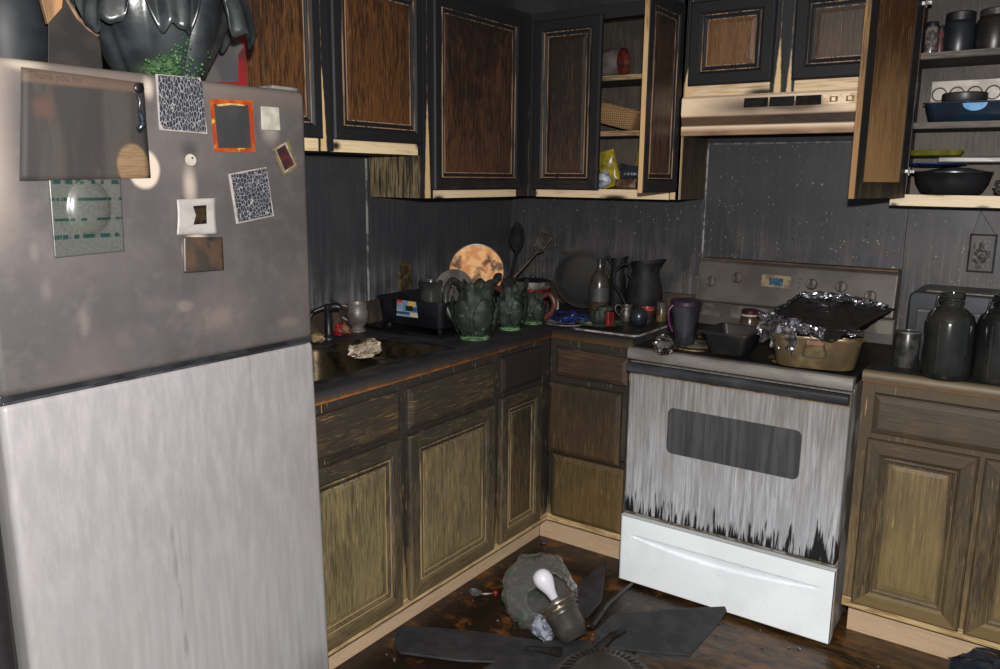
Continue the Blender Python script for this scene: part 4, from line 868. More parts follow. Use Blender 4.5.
# pewter mug
mgp = on_z(358, 331, WT)
pew = mat('sooty_pewter', S(124, 116, 112), S(92, 86, 84), 14, rough=0.42, metal=0.3)
mg = thing('mug', (mgp.x, mgp.y, WT), 'grey flared mug with looped handle behind the sink', 'mug')
MB().lathe([(0, 0), (0.030, 0), (0.030, 0.005), (0.022, 0.012), (0.022, 0.018), (0.036, 0.034), (0.042, 0.056), (0.041, 0.076), (0.038, 0.09), (0.041, 0.106), (0.038, 0.106), (0.035, 0.09), (0.038, 0.07), (0.032, 0.036), (0, 0.026)], (mgp.x, mgp.y, WT), 36).build('cup', pew, mg, smooth=45)
sdv = -RX
MB().tube(bez([Vector((mgp.x, mgp.y, WT)) + sdv * a_ + Vector((0, 0, b_)) for a_, b_ in ((0.036, 0.092), (0.058, 0.096), (0.068, 0.078), (0.060, 0.056), (0.038, 0.040))]), 0.0052, 8).build('handle', pew, mg, smooth=60)
k1, k2 = on_z(333, 322, 0.99), on_z(380, 322, 0.925)
MB().tube([on_x(331, 299, 0.06), on_x(343, 308, 0.06)], [0.004, 0.006], 8).build('thin_stick', mat('dark_stick', S(70, 60, 56), S(46, 42, 40), 30), label='thin dark stick leaning on the wall behind the mug', cat='stick')
kp = on_z(368, 321, WT + 0.008); kq = on_z(381, 327, WT + 0.008)
MB().poly([kp + Vector((0, 0, 0.004)), kq + Vector((0, 0, 0.004)), kq + Vector((0.012, -0.010, 0.002)), kp + Vector((0.012, -0.010, 0.002))], 0.006).build('scraper', mat('dark_scraper', S(72, 66, 62), S(48, 44, 42), 40), label='small dark scraper lying between mug and dish rack', cat='scraper', bevel=0.002)

# ------------------------------------------------ dish rack
dr = thing('dish_rack', (0.23, -0.80, WT), 'black plastic dish rack with a colour sticker on its end', 'dish rack')
trm = MB(); ring = []
for g, z in ((0.0, 0.0), (-0.012, 0.016), (-0.006, 0.016), (0.004, 0.006)):
    ring.append([(x, y, WT + z) for x, y in rrect(0.06 + g, 0.41 - g, -1.055 + g, -0.56 - g, 0.03)])
k = len(ring[0]); trm.add([p for r_ in ring for p in r_], [(j * k + i, j * k + (i + 1) % k, (j + 1) * k + (i + 1) % k, (j + 1) * k + i) for j in range(3) for i in range(k)] + [tuple(3 * k + i for i in range(k)), tuple(range(k - 1, -1, -1))])
trm.build('drip_tray', blk, dr, smooth=40)
RK = (0.075, 0.375, -0.995, -0.60)
def tub(x0, x1, y0, y1, z0, z1, r, flare, th=0.004, n_=6):
    rows = []
    for g, z in ((0.004, z0), (0, z0 + 0.004), (-flare, z1 - 0.004), (-flare - 0.006, z1 - 0.004), (-flare - 0.006, z1), (-flare + th, z1), (th, z0 + 0.008), (0.02, z0 + 0.006)):
        rows.append([(x, y, z) for x, y in rrect(x0 + g, x1 - g, y0 + g, y1 - g, r, n_)])
    k = len(rows[0]); m = MB()
    m.add([p for r_ in rows for p in r_], [(j * k + i, j * k + (i + 1) % k, (j + 1) * k + (i + 1) % k, (j + 1) * k + i) for j in range(len(rows) - 1) for i in range(k)] + [tuple(range(k - 1, -1, -1)), tuple((len(rows) - 1) * k + i for i in range(k))])
    return m
tub(*RK, 0.934, 1.035, 0.025, 0.010).build('basket', blk, dr, smooth=40)
for fx, fy in ((0.10, -0.97), (0.35, -0.97), (0.10, -0.63), (0.35, -0.63)): MB().lathe([(0, 0), (0.010, 0), (0.012, 0.018), (0, 0.018)], (fx, fy, WT + 0.004), 12).build('foot', blk, dr)
sy = -1.0035
lq = [on_y(u, v, sy - 0.003) for u, v in ((397, 298.5), (415.5, 300.5), (418, 318), (396.5, 315.5))]
lb = MB().poly(lq, 0.001).build('sticker', mat('sticker_base', S(150, 170, 184), S(120, 140, 156), 60, rough=0.35), dr)
def bil(s, t, off): 
    p = (lq[0] * (1 - s) + lq[1] * s) * (1 - t) + (lq[3] * (1 - s) + lq[2] * s) * t; return p + Vector((0, off, 0))
for (s0, s1, t0, t1, colr) in ((0, 0.30, 0.02, 0.22, S(190, 60, 56)), (0.62, 0.92, 0.08, 0.40, S(214, 176, 60)), (0.45, 0.82, 0.35, 0.66, S(30, 34, 40)), (0.82, 1.0, 0.4, 0.66, S(40, 80, 150)), (0.0, 0.62, 0.72, 0.86, S(40, 76, 104)), (0.66, 1.0, 0.74, 0.98, S(200, 186, 150)), (0.3, 0.45, 0.2, 0.7, S(96, 140, 160))):
    MB().poly([bil(s0, t0, -0.001), bil(s1, t0, -0.001), bil(s1, t1, -0.001), bil(s0, t1, -0.001)], 0.0006).build('sticker_patch', mat('sticker_%d' % int(s0 * 100 + t0 * 1000), colr, rough=0.35), lb)
# things in the rack: decorated plate, grey plate, glass jug
n = NT('scorched_plate')
c = n.mix(n.ss(n.noise(24, detail=3), 0.42, 0.6), S(214, 164, 108), S(190, 128, 80))
c = n.mix(n.ma('MULTIPLY', n.ss(n.noise(15, off=(4.4, 2, 7.3), detail=4), 0.50, 0.62), 0.9), c, S(70, 50, 42)); c = n.mix(n.ma('MULTIPLY', n.ss(n.noise(40, off=(1, 9, 3)), 0.5, 0.7), 0.5), c, S(226, 190, 150))
pl_m = n.out(c, 0.6, 0, 0.25)
def facing(p, tiltback=0.0, yaw=0.0):
    d = Vector((CAM.x - p.x, CAM.y - p.y, 0)).normalized(); d.rotate(Matrix.Rotation(yaw, 3, 'Z'))
    z_ = (d + Vector((0, 0, math.tan(tiltback)))).normalized(); x_ = Vector((0, 0, 1)).cross(z_).normalized(); y_ = z_.cross(x_)
    return Matrix((x_, y_, z_)).transposed()
pc = on_y(476.5, 272, -0.70)
po = thing('decorated_plate', (pc.x, pc.y, pc.z - 0.1), 'round scorched orange picture plate standing in the dish rack', 'plate')
Mf = facing(pc, 0.32)
MB().lathe([(0, 0), (0.075, 0), (0.108, 0.012), (0.108, 0.016), (0.075, 0.0045), (0, 0.004)], pc, 48, Mf).build('disc', pl_m, po, smooth=40)
MB().lathe([(0.1075, 0.0135), (0.110, 0.0145), (0.109, 0.0175), (0.1055, 0.0165)], pc, 48, Mf).build('rim', mat('plate_rim', S(96, 66, 40), S(56, 42, 32), 30, rough=0.3), po, smooth=60)
g0 = on_y(455, 292, -0.80)
MB().lathe([(0, 0), (0.06, 0), (0.088, 0.010), (0.088, 0.014), (0.06, 0.005), (0, 0.004)], g0, 40, facing(g0, 0.2, -0.5)).build('grey_plate', mat('grey_stoneware', S(112, 106, 102), S(84, 80, 78), 10, rough=0.35), label='plain grey plate upright in the dish rack beside the sticker end', cat='plate', smooth=40)
jc = on_y(431, 300, -0.86); jc.z = 0.945
dk_gl = mat('smoky_dark_glass', S(62, 62, 60), S(44, 44, 46), 8, rough=0.15, spec=0.7)
jr = thing('glass_jar', jc, 'smoke-blackened wide jar standing in the dish rack', 'jar')
MB().lathe([(0, 0), (0.040, 0), (0.044, 0.01), (0.046, 0.08), (0.040, 0.11), (0.048, 0.145), (0.045, 0.146), (0.037, 0.112), (0.041, 0.08), (0, 0.012)], jc, 30).build('body', dk_gl, jr, smooth=45)
MB().tube(bez([jc + Vector((0.03, 0.03, z)) + RX * a_ for a_, z in ((0.005, 0.12), (0.04, 0.125), (0.05, 0.09), (0.03, 0.05), (0.006, 0.04))]), 0.006, 8).build('handle', dk_gl, jr, smooth=60)

# ------------------------------------------------ cabbage-ware pitchers
n = NT('cabbage_green')
vn = n.ss(n.noise(26, (1, 1, 0.8), detail=5), 0.5, 0.7)
c = n.mix(vn, S(30, 35, 31), S(48, 58, 46)); c = n.mix(n.ss(n.noise(60, off=(3, 3, 3), detail=4), 0.61, 0.69), c, S(70, 104, 70))
c = n.mix(n.ma('MULTIPLY', n.ss(n.xyz(2), WT + 0.02, WT + 0.002), 0.8), c, S(112, 156, 104))
n.bump(n.noise(70, detail=3), 0.35, 0.004); cg = n.out(c, 0.6, 0, 0.35)
hred = mat('brown_red_handle', S(112, 58, 50), S(74, 44, 40), 24, rough=0.4)
def pitcher(c0, h, r, nm, label, hdir, hm, spout_dir):
    o = thing(nm, c0, label, 'pitcher', 'cabbage-leaf pitchers on the worktop')
    sa = math.atan2(spout_dir.y, spout_dir.x)
    def wp(p, a, rr, z):
        t = z / h; k = 1 + 0.07 * math.cos(a * 7 + 3 * math.sin(t * 6)) * math.sin(min(1, t * 1.2) * math.pi) + 0.05 * math.sin(t * 34 + 2.2 * abs(math.sin(a * 1.5)))
        if t > 0.7:
            q = math.cos(a - sa); k += (t - 0.7) * 1.5 * max(0, q) ** 3 + (t - 0.7) * 0.35 * math.cos(a * 9)
            p = Vector((p.x, p.y, p.z + (t - 0.7) * 0.22 * h * math.cos(a * 6 + 1) + (t - 0.7) * 0.5 * h * max(0, q) ** 3))
        return Vector((p.x * k, p.y * k, p.z))
    pf = [(0, 0), (0.62, 0), (0.66, 0.03), (0.60, 0.06), (0.78, 0.14), (0.96, 0.28), (1.0, 0.40), (0.95, 0.52), (0.82, 0.66), (0.72, 0.76), (0.74, 0.86), (0.84, 0.97), (0.80, 0.97), (0.68, 0.86), (0.62, 0.72), (0, 0.66)]
    MB().lathe([(a_ * r, b_ * h) for a_, b_ in pf], c0, 72, None, wp).build('body', cg, o, smooth=70)
    MB().lathe([(0.70 * r, 0), (0.70 * r, 0.018 * h + 0.002), (0.60 * r, 0.05 * h)], c0, 40).build('foot_ring', mat('pale_green_foot', S(104, 140, 100), S(66, 92, 66), 40, rough=0.35), o, smooth=40)
    hd_ = Vector(hdir).normalized(); c0 = Vector(c0)
    MB().tube(bez([c0 + hd_ * (a_ * r) + Vector((0, 0, b_ * h)) for a_, b_ in ((0.66, 0.90), (1.25, 1.0), (1.62, 0.74), (1.45, 0.42), (0.88, 0.20))]), [0.009 + 0.003 * math.sin(i / 32 * 3.14) for i in range(33)], 10).build('handle', hm, o, smooth=60)
    # leaf lobes laid over the body
    for i in range(6):
        a0 = i * math.pi / 3 + 0.5
        def fn(s, t, a0=a0):
            aa = a0 + (s - 0.5) * 1.0 * math.sin(0.25 + t * 2.6); zz = (0.08 + 0.66 * t) * h; rr = r * (0.70 + 0.36 * math.sin((0.06 + 0.62 * t) * math.pi * 0.98)) * (1.035 + 0.05 * abs(s - 0.5) * math.sin(t * 30 + i)) + 0.004 * (1 - abs(2 * s - 1))
            return c0 + Vector((math.cos(aa) * rr, math.sin(aa) * rr, zz))
        MB().grid(fn, 9, 16).build('leaf', cg, o, smooth=80, solid=0.002)
    return o
lft = -RX
pitcher(on_z(475, 338, WT), 0.205, 0.078, 'cabbage_pitcher', 'largest green-black cabbage-leaf pitcher, before the round picture plate', (lft * 1 + Vector((0.1, 0.5, 0))), mat('dark_green_handle', S(40, 44, 38), S(58, 66, 54), 30, rough=0.4), -lft)
pitcher(on_z(510, 329, WT), 0.165, 0.058, 'cabbage_pitcher', 'middle-sized cabbage-leaf pitcher with brown-red handle', lft + Vector((0.3, -0.5, 0)), hred, -lft + Vector((0, 0.3, 0)))
pitcher(on_z(533, 323, WT), 0.12, 0.055, 'cabbage_jug', 'small squat cabbage-leaf jug with arched red handle before the red pot', -lft + Vector((0.2, -0.4, 0)), hred, lft + Vector((0, 0.5, 0)))

# ------------------------------------------------ corner clutter
rpc = on_z(537, 306, WT)
rpt = Vector((0.26, -0.20, WT))
rpo = thing('red_pot', rpt, 'red enamel cooking pot with silver rim in the corner', 'pot')
MB().lathe([(0, 0), (0.068, 0), (0.076, 0.008), (0.082, 0.10), (0.079, 0.10), (0.073, 0.01), (0, 0.006)], rpt, 40).build('body', mat('red_enamel', S(112, 34, 28), S(66, 26, 24), 14, rough=0.35), rpo, smooth=40)
MB().lathe([(0.0815, 0.090), (0.0835, 0.090), (0.0845, 0.118), (0.080, 0.120), (0.0795, 0.10)], rpt, 40).build('rim', mat('dull_rim', S(150, 146, 142), S(96, 92, 88), 20, rough=0.4, metal=0.4), rpo, smooth=40)
MB().lathe([(0.083, 0.119), (0.06, 0.126), (0.02, 0.131), (0.012, 0.134), (0.012, 0.140), (0, 0.142)], rpt, 40).build('lid', dsteel, rpo, smooth=40)
cc = Vector((0.215, -0.375, WT))
crk_m = mat('black_crock', S(36, 36, 38), S(54, 52, 52), 10, rough=0.4)
MB().lathe([(0, 0), (0.052, 0), (0.058, 0.02), (0.060, 0.14), (0.064, 0.148), (0.058, 0.15), (0.054, 0.14), (0.052, 0.02), (0, 0.014)], cc, 36).build('utensil_crock', crk_m, label='sooty black crock holding kitchen utensils in the corner', cat='crock', smooth=40)
ut = mat('black_utensil', S(20, 20, 22), S(30, 30, 30), 20, rough=0.75, spec=0.15)
ld0 = cc + Vector((0.02, -0.01, 0.03)); ld1 = on_x(517, 250, cc.x + 0.03); ld2 = on_x(517.5, 226, cc.x + 0.035)
lo_ = thing('serving_spoon', cc + Vector((0, 0, 0.02)), 'black serving spoon standing bowl up in the crock', 'spoon')
MB().tube([ld0, ld1], [0.006, 0.007], 8).build('handle', ut, lo_, smooth=60)
Ms = facing(ld2, 0.0)
MB().grid(lambda s, t: (ld1 + ld2) / 2 + Ms @ Vector(((s - 0.5) * 0.066 * math.sin(math.pi * (0.06 + 0.9 * t)) ** 0.7, (t - 0.45) * 0.125, -0.014 * math.cos((s - 0.5) * 3.1) * math.sin(math.pi * t))), 14, 16).build('bowl', ut, lo_, smooth=80, solid=0.003)
spo = thing('slotted_turner', cc + Vector((0.03, 0, 0.02)), 'grey slotted turner leaning out of the corner crock', 'turner')
tm = mat('grey_utensil', S(84, 80, 75), S(54, 51, 49), 30, rough=0.4)
t0 = cc + Vector((0.045, 0.01, 0.14)); t1 = on_x(537, 252, 0.30); t2 = on_x(547, 233, 0.31)
MB().tube([cc + Vector((0.02, 0, 0.03)), t0, t1], 0.006, 8).build('handle', tm, spo, smooth=60)
ax = (t2 - t1).normalized(); sd_ = ax.cross(RF).normalized()
for k in range(5):
    o_ = (k - 2) * 0.013
    MB().poly([t1 + ax * 0.012 + sd_ * (o_ * 0.7 - 0.0042), t1 + ax * 0.012 + sd_ * (o_ * 0.7 + 0.0042), t2 + sd_ * (o_ + 0.0042), t2 + sd_ * (o_ - 0.0042)], 0.003).build('tine', tm, spo)
MB().poly([t1 - ax * 0.002 + sd_ * 0.008, t1 + ax * 0.018 + sd_ * 0.026, t1 + ax * 0.018 - sd_ * 0.026, t1 - ax * 0.002 - sd_ * 0.008], 0.003).build('neck', tm, spo)
MB().poly([t2 - ax * 0.006 + sd_ * 0.031, t2 + ax * 0.006 + sd_ * 0.029, t2 + ax * 0.006 - sd_ * 0.029, t2 - ax * 0.006 - sd_ * 0.031], 0.003).build('tip_band', tm, spo)
# leaning round tray
dc_ = on_y(583, 286, -0.10); dc_ = Vector((dc_.x, dc_.y, WT + 0.132))
trt = mat('sooty_metal_tray', S(38, 37, 37), S(26, 26, 27), 7, rough=0.6, metal=0.0, spec=0.25, c3=S(112, 92, 62), scale3=12, lo3=0.66, hi3=0.76)
MB().lathe([(0, 0), (0.09, 0.0), (0.112, 0.008), (0.130, 0.018), (0.132, 0.021), (0.128, 0.021), (0.11, 0.012), (0.088, 0.004), (0, 0.004)], dc_, 56, facing(dc_, 0.28, 0.10)).build('round_tray', trt, label='large dark round metal tray leaning on the back wall', cat='tray', smooth=45)
# bottle
def bottle(c0, prof, m, label, nm='bottle', cap=None, lab=None):
    o = thing(nm, c0, label, 'bottle'); MB().lathe(prof, c0, 32).build('glass', m, o, smooth=45)
    if lab: MB().lathe([(lab[0], lab[1]), (lab[0] + 0.0008, lab[1]), (lab[0] + 0.0008, lab[2]), (lab[0], lab[2])], c0, 32).build('label_band', lab[3], o, smooth=45)
    if cap: MB().lathe([(0, cap[1]), (cap[0], cap[1]), (cap[0], cap[2]), (cap[0] * 0.8, cap[2] + 0.002), (0, cap[2] + 0.002)], c0, 20).build('cap', cap[3], o, smooth=40)
    return o
b0 = Vector((0.60, -0.20, WT))
q = on_y(599, 300, -0.20); b0.x = q.x
bottle(b0, [(0, 0), (0.040, 0), (0.043, 0.01), (0.043, 0.13), (0.036, 0.16), (0.018, 0.188), (0.013, 0.20), (0.013, 0.222), (0, 0.222)], mat('amber_dark_glass', S(56, 52, 46), S(74, 64, 48), 14, rough=0.2, spec=0.6), 'dark bottle with grey label before the round tray', cap=(0.012, 0.222, 0.238, mat('blue_cap', S(40, 52, 70), S(30, 34, 42), 40, rough=0.4)), lab=(0.0432, 0.06, 0.118, mat('grey_label', S(74, 74, 78), S(58, 58, 62), 20)))
iron = mat('black_iron', S(26, 26, 28), S(42, 41, 41), 12, rough=0.6, spec=0.25)
def jugpot(c0, h, r, label, hd_, nm='metal_pitcher', m=iron, thick=0.007, cat='pitcher', curl=False):
    o = thing(nm, c0, label, cat); c0 = Vector(c0); hd_ = Vector(hd_).normalized(); sp_ = -hd_; sa = math.atan2(sp_.y, sp_.x)
    def wp(p, a, rr, z):
        t = z / h
        if t > 0.8: q_ = max(0, math.cos(a - sa)) ** 4; k = 1 + q_ * (t - 0.8) * 2.4; return Vector((p.x * k, p.y * k, p.z + q_ * (t - 0.8) * 0.3 * h))
        return p
    MB().lathe([(a_ * r, b_ * h) for a_, b_ in ((0, 0), (0.72, 0), (0.80, 0.03), (0.97, 0.22), (1.0, 0.38), (0.92, 0.58), (0.76, 0.74), (0.70, 0.84), (0.80, 0.98), (0.77, 0.98), (0.66, 0.84), (0.7, 0.7), (0, 0.6))], c0, 48, None, wp).build('body', m, o, smooth=50)
    ps = ((0.70, 0.86), (1.0, 1.0), (1.5, 0.95), (1.62, 0.72), (1.3, 0.48), (0.98, 0.36)) if not curl else ((0.62, 0.80), (0.74, 0.72), (0.92, 0.78), (0.90, 0.92), (1.3, 0.94), (1.72, 0.80), (1.70, 0.60), (1.35, 0.42), (1.02, 0.22))
    MB().tube(bez([c0 + hd_ * (a_ * r) + Vector((0, 0, b_ * h)) for a_, b_ in ps]), thick, 8).build('handle', m, o, smooth=60)
    return o
q = on_y(644, 300, -0.125); jugpot((q.x, -0.125, WT), 0.235, 0.078, 'big black metal pitcher with curled handle before the back wall', -RX + Vector((0, -0.25, 0)), curl=True)
q = on_y(617, 290, -0.075); jugpot((q.x, -0.075, WT), 0.235, 0.040, 'slim dark pitcher against the back wall behind the curled handle', -RX)
pw2 = mat('worn_pewter', S(112, 106, 104), S(66, 62, 62), 40, rough=0.4, metal=0.4)
q = on_z(626, 321, WT + 0.008); jugpot(q, 0.066, 0.028, 'small grey metal creamer beside the round black candle', -RX, 'creamer', pw2, 0.003, 'creamer')
q = on_z(638.5, 326, WT + 0.008); q.z = WT + 0.008
cdl = thing('round_candle', q, 'black ball-shaped candle on the flat tray', 'candle')
MB().lathe([(0, 0), (0.016, 0), (0.030, 0.012), (0.037, 0.035), (0.033, 0.055), (0.020, 0.068), (0.008, 0.071), (0, 0.070)], q, 32).build('wax_ball', mat('black_wax', S(34, 38, 46), S(44, 48, 56), 12, rough=0.25), cdl, smooth=60)
MB().tube([q + Vector((0, 0, 0.068)), q + Vector((0.002, 0, 0.078))], 0.0015, 6).build('wick', soot, cdl)
q = on_z(647, 322, WT + 0.008); q.z = WT + 0.008
cu = thing('orange_rim_cup', q, 'dark tumbler with a bright orange rim behind the round candle', 'tumbler')
MB().lathe([(0, 0), (0.020, 0), (0.026, 0.055), (0.024, 0.055), (0.018, 0.004), (0, 0.004)], q, 28).build('cup', mat('dark_tumbler', S(60, 50, 46), S(44, 40, 40), 20, rough=0.3), cu, smooth=40)
MB().lathe([(0.0262, 0.048), (0.0278, 0.050), (0.0278, 0.058), (0.0245, 0.059), (0.0238, 0.052)], q, 28).build('rim', mat('orange_rim', S(196, 84, 52), S(150, 56, 40), 60, rough=0.4), cu, smooth=40)
q = on_z(661, 321, WT); q = Vector((q.x, q.y, WT))
sj = thing('spice_jar', q, 'small spice jar with grey cap at the tray end near the thermos', 'jar')
MB().lathe([(0, 0), (0.020, 0), (0.021, 0.004), (0.021, 0.055), (0.018, 0.060), (0, 0.060)], q, 24).build('glass', mat('spice_brown', S(110, 92, 58), S(70, 60, 46), 30, rough=0.3), sj, smooth=45)
MB().lathe([(0, 0.058), (0.021, 0.058), (0.021, 0.078), (0.019, 0.080), (0, 0.080)], q, 24).build('cap', mat('grey_cap', S(74, 74, 74), S(56, 56, 56), 20), sj, smooth=40)
# flat tray and plates
n_ = rrect(0.675, 0.958, -0.575, -0.27, 0.03)
ft = thing('flat_tray', (0.82, -0.42, WT), 'flat soot-covered tray with pale edge holding small jars', 'tray')
MB().hexa([(x, y, WT) for x, y in n_], [(x, y, WT + 0.006) for x, y in n_]).build('tray_edge', mat('pale_tray_edge', S(176, 172, 168), S(110, 106, 102), 20, rough=0.4), ft)
n_ = rrect(0.679, 0.954, -0.571, -0.274, 0.028)
MB().hexa([(x, y, WT + 0.005) for x, y in n_], [(x, y, WT + 0.008) for x, y in n_]).build('tray_face', mat('black_tray_face', S(34, 34, 36), S(46, 46, 46), 20, rough=0.45), ft)
q = on_z(600, 325, WT + 0.012); pz0 = Vector((q.x, q.y, WT + 0.0085))
lp = thing('leaf_plate', pz0, 'white plate with green leaf rim under the small cabbage cup', 'plate')
MB().lathe([(0, 0), (0.045, 0), (0.060, 0.006), (0.060, 0.009), (0.044, 0.004), (0, 0.004)], pz0, 40).build('dish', mat('greyed_china', S(186, 182, 174), S(96, 96, 90), 20, rough=0.3), lp, smooth=40)
MB().lathe([(0.056, 0.0045), (0.066, 0.008), (0.090, 0.012), (0.092, 0.015), (0.06, 0.0098)], pz0, 60, None, lambda p, a, r, z: Vector((p.x * (1 + 0.06 * math.sin(a * 9)), p.y * (1 + 0.06 * math.sin(a * 9)), p.z))).build('leaf_rim', mat('green_rim', S(80, 108, 76), S(42, 50, 42), 40, rough=0.35), lp, smooth=60)
cpz = pz0 + Vector((-0.005, 0.0, 0.004))
pc_ = thing('cabbage_cup', cpz, 'tiny cabbage-leaf cup with ribbed red side on the leaf plate', 'cup')
MB().lathe([(0, 0), (0.024, 0), (0.034, 0.02), (0.036, 0.04), (0.030, 0.06), (0.026, 0.058), (0, 0.05)], cpz, 48, None, cabw(7, 0.2)).build('body', cg, pc_, smooth=70)
for k in range(5): MB().tube([cpz + RX * (0.026 + 0.006 * k) + Vector((0.02, -0.03 + 0.0 * k, 0.004)), cpz + RX * (0.026 + 0.006 * k) + Vector((0.02, -0.03, 0.056))], 0.0034, 6).build('red_rib', mat('red_rib', S(150, 36, 30), S(96, 28, 26), 40, rough=0.35), pc_, smooth=60)
MB().lathe([(0, 0.058), (0.028, 0.058), (0.030, 0.062), (0.030, 0.072), (0.012, 0.076), (0, 0.076)], cpz + Vector((0.02, 0.01, 0)), 24).build('lid', mat('dark_green_lid', S(46, 52, 44), S(70, 78, 62), 40, rough=0.4), pc_, smooth=40)
q = on_z(562, 325, WT + 0.004); q = Vector((q.x, q.y + 0.03, WT))
MB().lathe([(0, 0), (0.05, 0), (0.085, 0.010), (0.085, 0.013), (0.05, 0.004), (0, 0.004)], q, 44).build('side_plate', mat('grey_china', S(150, 146, 142), S(80, 78, 76), 16, rough=0.3), label='greyed china plate under crumpled blue film at the worktop corner', cat='plate', smooth=40)
crump('blue_film', (q.x - 0.006, q.y + 0.022, WT + 0.028), (0.080, 0.055, 0.016), 11, mat('blue_plastic_film', S(40, 62, 128), S(30, 36, 52), 34, rough=0.2, c3=S(120, 140, 176), scale3=60, lo3=0.62, hi3=0.7), 'crumpled blue plastic film on the corner plate', 'plastic film', 0.7, 44, 22, 36, zmin=WT + 0.013)
q = on_z(556, 309, WT); q = Vector((q.x, q.y, WT))
ss_ = thing('salt_shaker', q, 'small white shaker beside the red pot', 'shaker')
MB().lathe([(0, 0), (0.013, 0), (0.013, 0.03), (0.010, 0.034), (0, 0.034)], q, 18).build('body', mat('white_shaker', S(178, 172, 164), S(140, 134, 126), 30, rough=0.4), ss_, smooth=40)
MB().lathe([(0, 0.033), (0.0115, 0.033), (0.0115, 0.042), (0.008, 0.045), (0, 0.045)], q, 18).build('cap', mat('shaker_cap', S(130, 126, 122), S(96, 92, 88), 30, rough=0.4), ss_, smooth=40)
# wall outlets
def outlet(fr, label):
    c0 = fr(0, 0, 0); o = thing('wall_outlet', c0, label, 'outlet', 'browned wall outlets')
    bm_ = mat('browned_outlet', S(98, 80, 54), S(60, 50, 38), 40, rough=0.4); dk_ = mat('outlet_dark', S(44, 38, 30), S(60, 50, 38), 40)
    MB().rings(fr, 0.074, 0.115, [(0, 0), (0, 0.004), (0.004, 0.006)], -0.037, -0.0575).build('plate', bm_, o)
    for dz in (-0.027, 0.027): MB().rings(fr, 0.032, 0.030, [(0, 0.005), (0, 0.0085), (0.002, 0.0095)], -0.016, dz - 0.015).build('socket', dk_, o)
    return o
q = on_x(404.5, 276, 0.0045); outlet(frame_map((0.0045, q.y, q.z), (0, 1, 0), (1, 0, 0)), 'browned double outlet on the wall above the dish rack')
q = on_y(569, 262, -0.0045); outlet(frame_map((q.x, -0.0045, q.z - 0.01), (1, 0, 0), (0, -1, 0)), 'browned double outlet on the back wall above the round tray')

# ================================================================== ON THE STOVE
def at(u, v, z): q = on_z(u, v, z); return Vector((q.x, q.y, z))
SZ = CTZ + 0.012
q = at(684, 346, CTZ + 0.001)
tm_ = thing('travel_mug', q, 'grey steel travel mug with purple lid at the stove corner', 'travel mug')
stl = mat('grey_brushed_steel', S(70, 70, 76), S(46, 46, 52), 12, rough=0.3, metal=0.3)
MB().lathe([(0, 0), (0.033, 0), (0.035, 0.004), (0.037, 0.05), (0.047, 0.12), (0.052, 0.150), (0.050, 0.152), (0, 0.150)], q, 36).build('body', stl, tm_, smooth=45)
MB().lathe([(0.052, 0.148), (0.055, 0.150), (0.055, 0.162), (0.050, 0.167), (0, 0.168)], q, 36).build('lid', mat('purple_lid', S(58, 40, 56), S(40, 32, 42), 20, rough=0.35), tm_, smooth=40)
MB().tube(bez([q + lft * a_ + Vector((0, -0.02, b_)) for a_, b_ in ((0.036, 0.152), (0.052, 0.13), (0.050, 0.09), (0.036, 0.055))]), 0.0042, 8).build('handle', mat('purple_handle', S(92, 36, 84), S(64, 30, 62), 20, rough=0.35), tm_, smooth=60)
foil_m = mat('foil', S(214, 214, 222), S(150, 150, 158), 40, rough=0.22, metal=0.95)
foil_d = mat('sooty_foil', S(150, 148, 148), S(70, 66, 62), 30, rough=0.35, metal=0.8)
q2 = at(668, 345, CTZ + 0.03)
crump('foil_wad', (q2.x - 0.012, q2.y - 0.01, CTZ + 0.030), (0.034, 0.030, 0.034), 21, foil_d, 'sooty wad of foil beside the travel mug', 'foil', 0.5, 44, 26, 60, zmin=CTZ + 0.001)
# loaf pan
lpn = thing('loaf_pan', (1.30, -0.55, CTZ), 'dark grey loaf pan on the stove', 'loaf pan')
lm_ = mat('dark_loaf_metal', S(36, 36, 40), S(52, 49, 48), 14, rough=0.4, metal=0.3, c3=S(96, 74, 58), scale3=60, lo3=0.70, hi3=0.74)
tub(1.262, 1.376, -0.655, -0.50, CTZ + 0.0085, CTZ + 0.084, 0.016, 0.018).build('pan', lm_, lpn, smooth=40)
rm = MB(); ro = rrect(1.236, 1.402, -0.681, -0.474, 0.02); ri = rrect(1.245, 1.393, -0.672, -0.483, 0.018); k = len(ro)
rm.add([(x, y, CTZ + 0.084) for x, y in ro] + [(x, y, CTZ + 0.087) for x, y in ro] + [(x, y, CTZ + 0.087) for x, y in ri] + [(x, y, CTZ + 0.084) for x, y in ri], [(j * k + i, j * k + (i + 1) % k, ((j + 1) % 4) * k + (i + 1) % k, ((j + 1) % 4) * k + i) for j in range(4) for i in range(k)])
rm.build('rim', lm_, lpn, smooth=40)
crump('charred_food', (1.32, -0.58, CTZ + 0.040), (0.042, 0.06, 0.018), 31, mat('charred_food', S(30, 28, 28), S(52, 46, 42), 40, rough=0.4), 'charred lump of food inside the loaf pan', 'food', 0.5, 30, 18, 40)
q = at(749, 333, CTZ + 0.001)
jj = thing('lidded_jar', q, 'brown glass jar with maroon and white lid behind the loaf pan', 'jar')
MB().lathe([(0, 0), (0.034, 0), (0.037, 0.006), (0.037, 0.060), (0.031, 0.070), (0, 0.070)], q, 30).build('glass', mat('brown_glass', S(84, 66, 52), S(56, 46, 40), 20, rough=0.25), jj, smooth=45)
MB().lathe([(0.031, 0.068), (0.035, 0.069), (0.035, 0.076), (0, 0.076)], q, 30).build('lid_band', mat('pale_lid', S(190, 172, 148), S(150, 132, 110), 30, rough=0.4), jj, smooth=40)
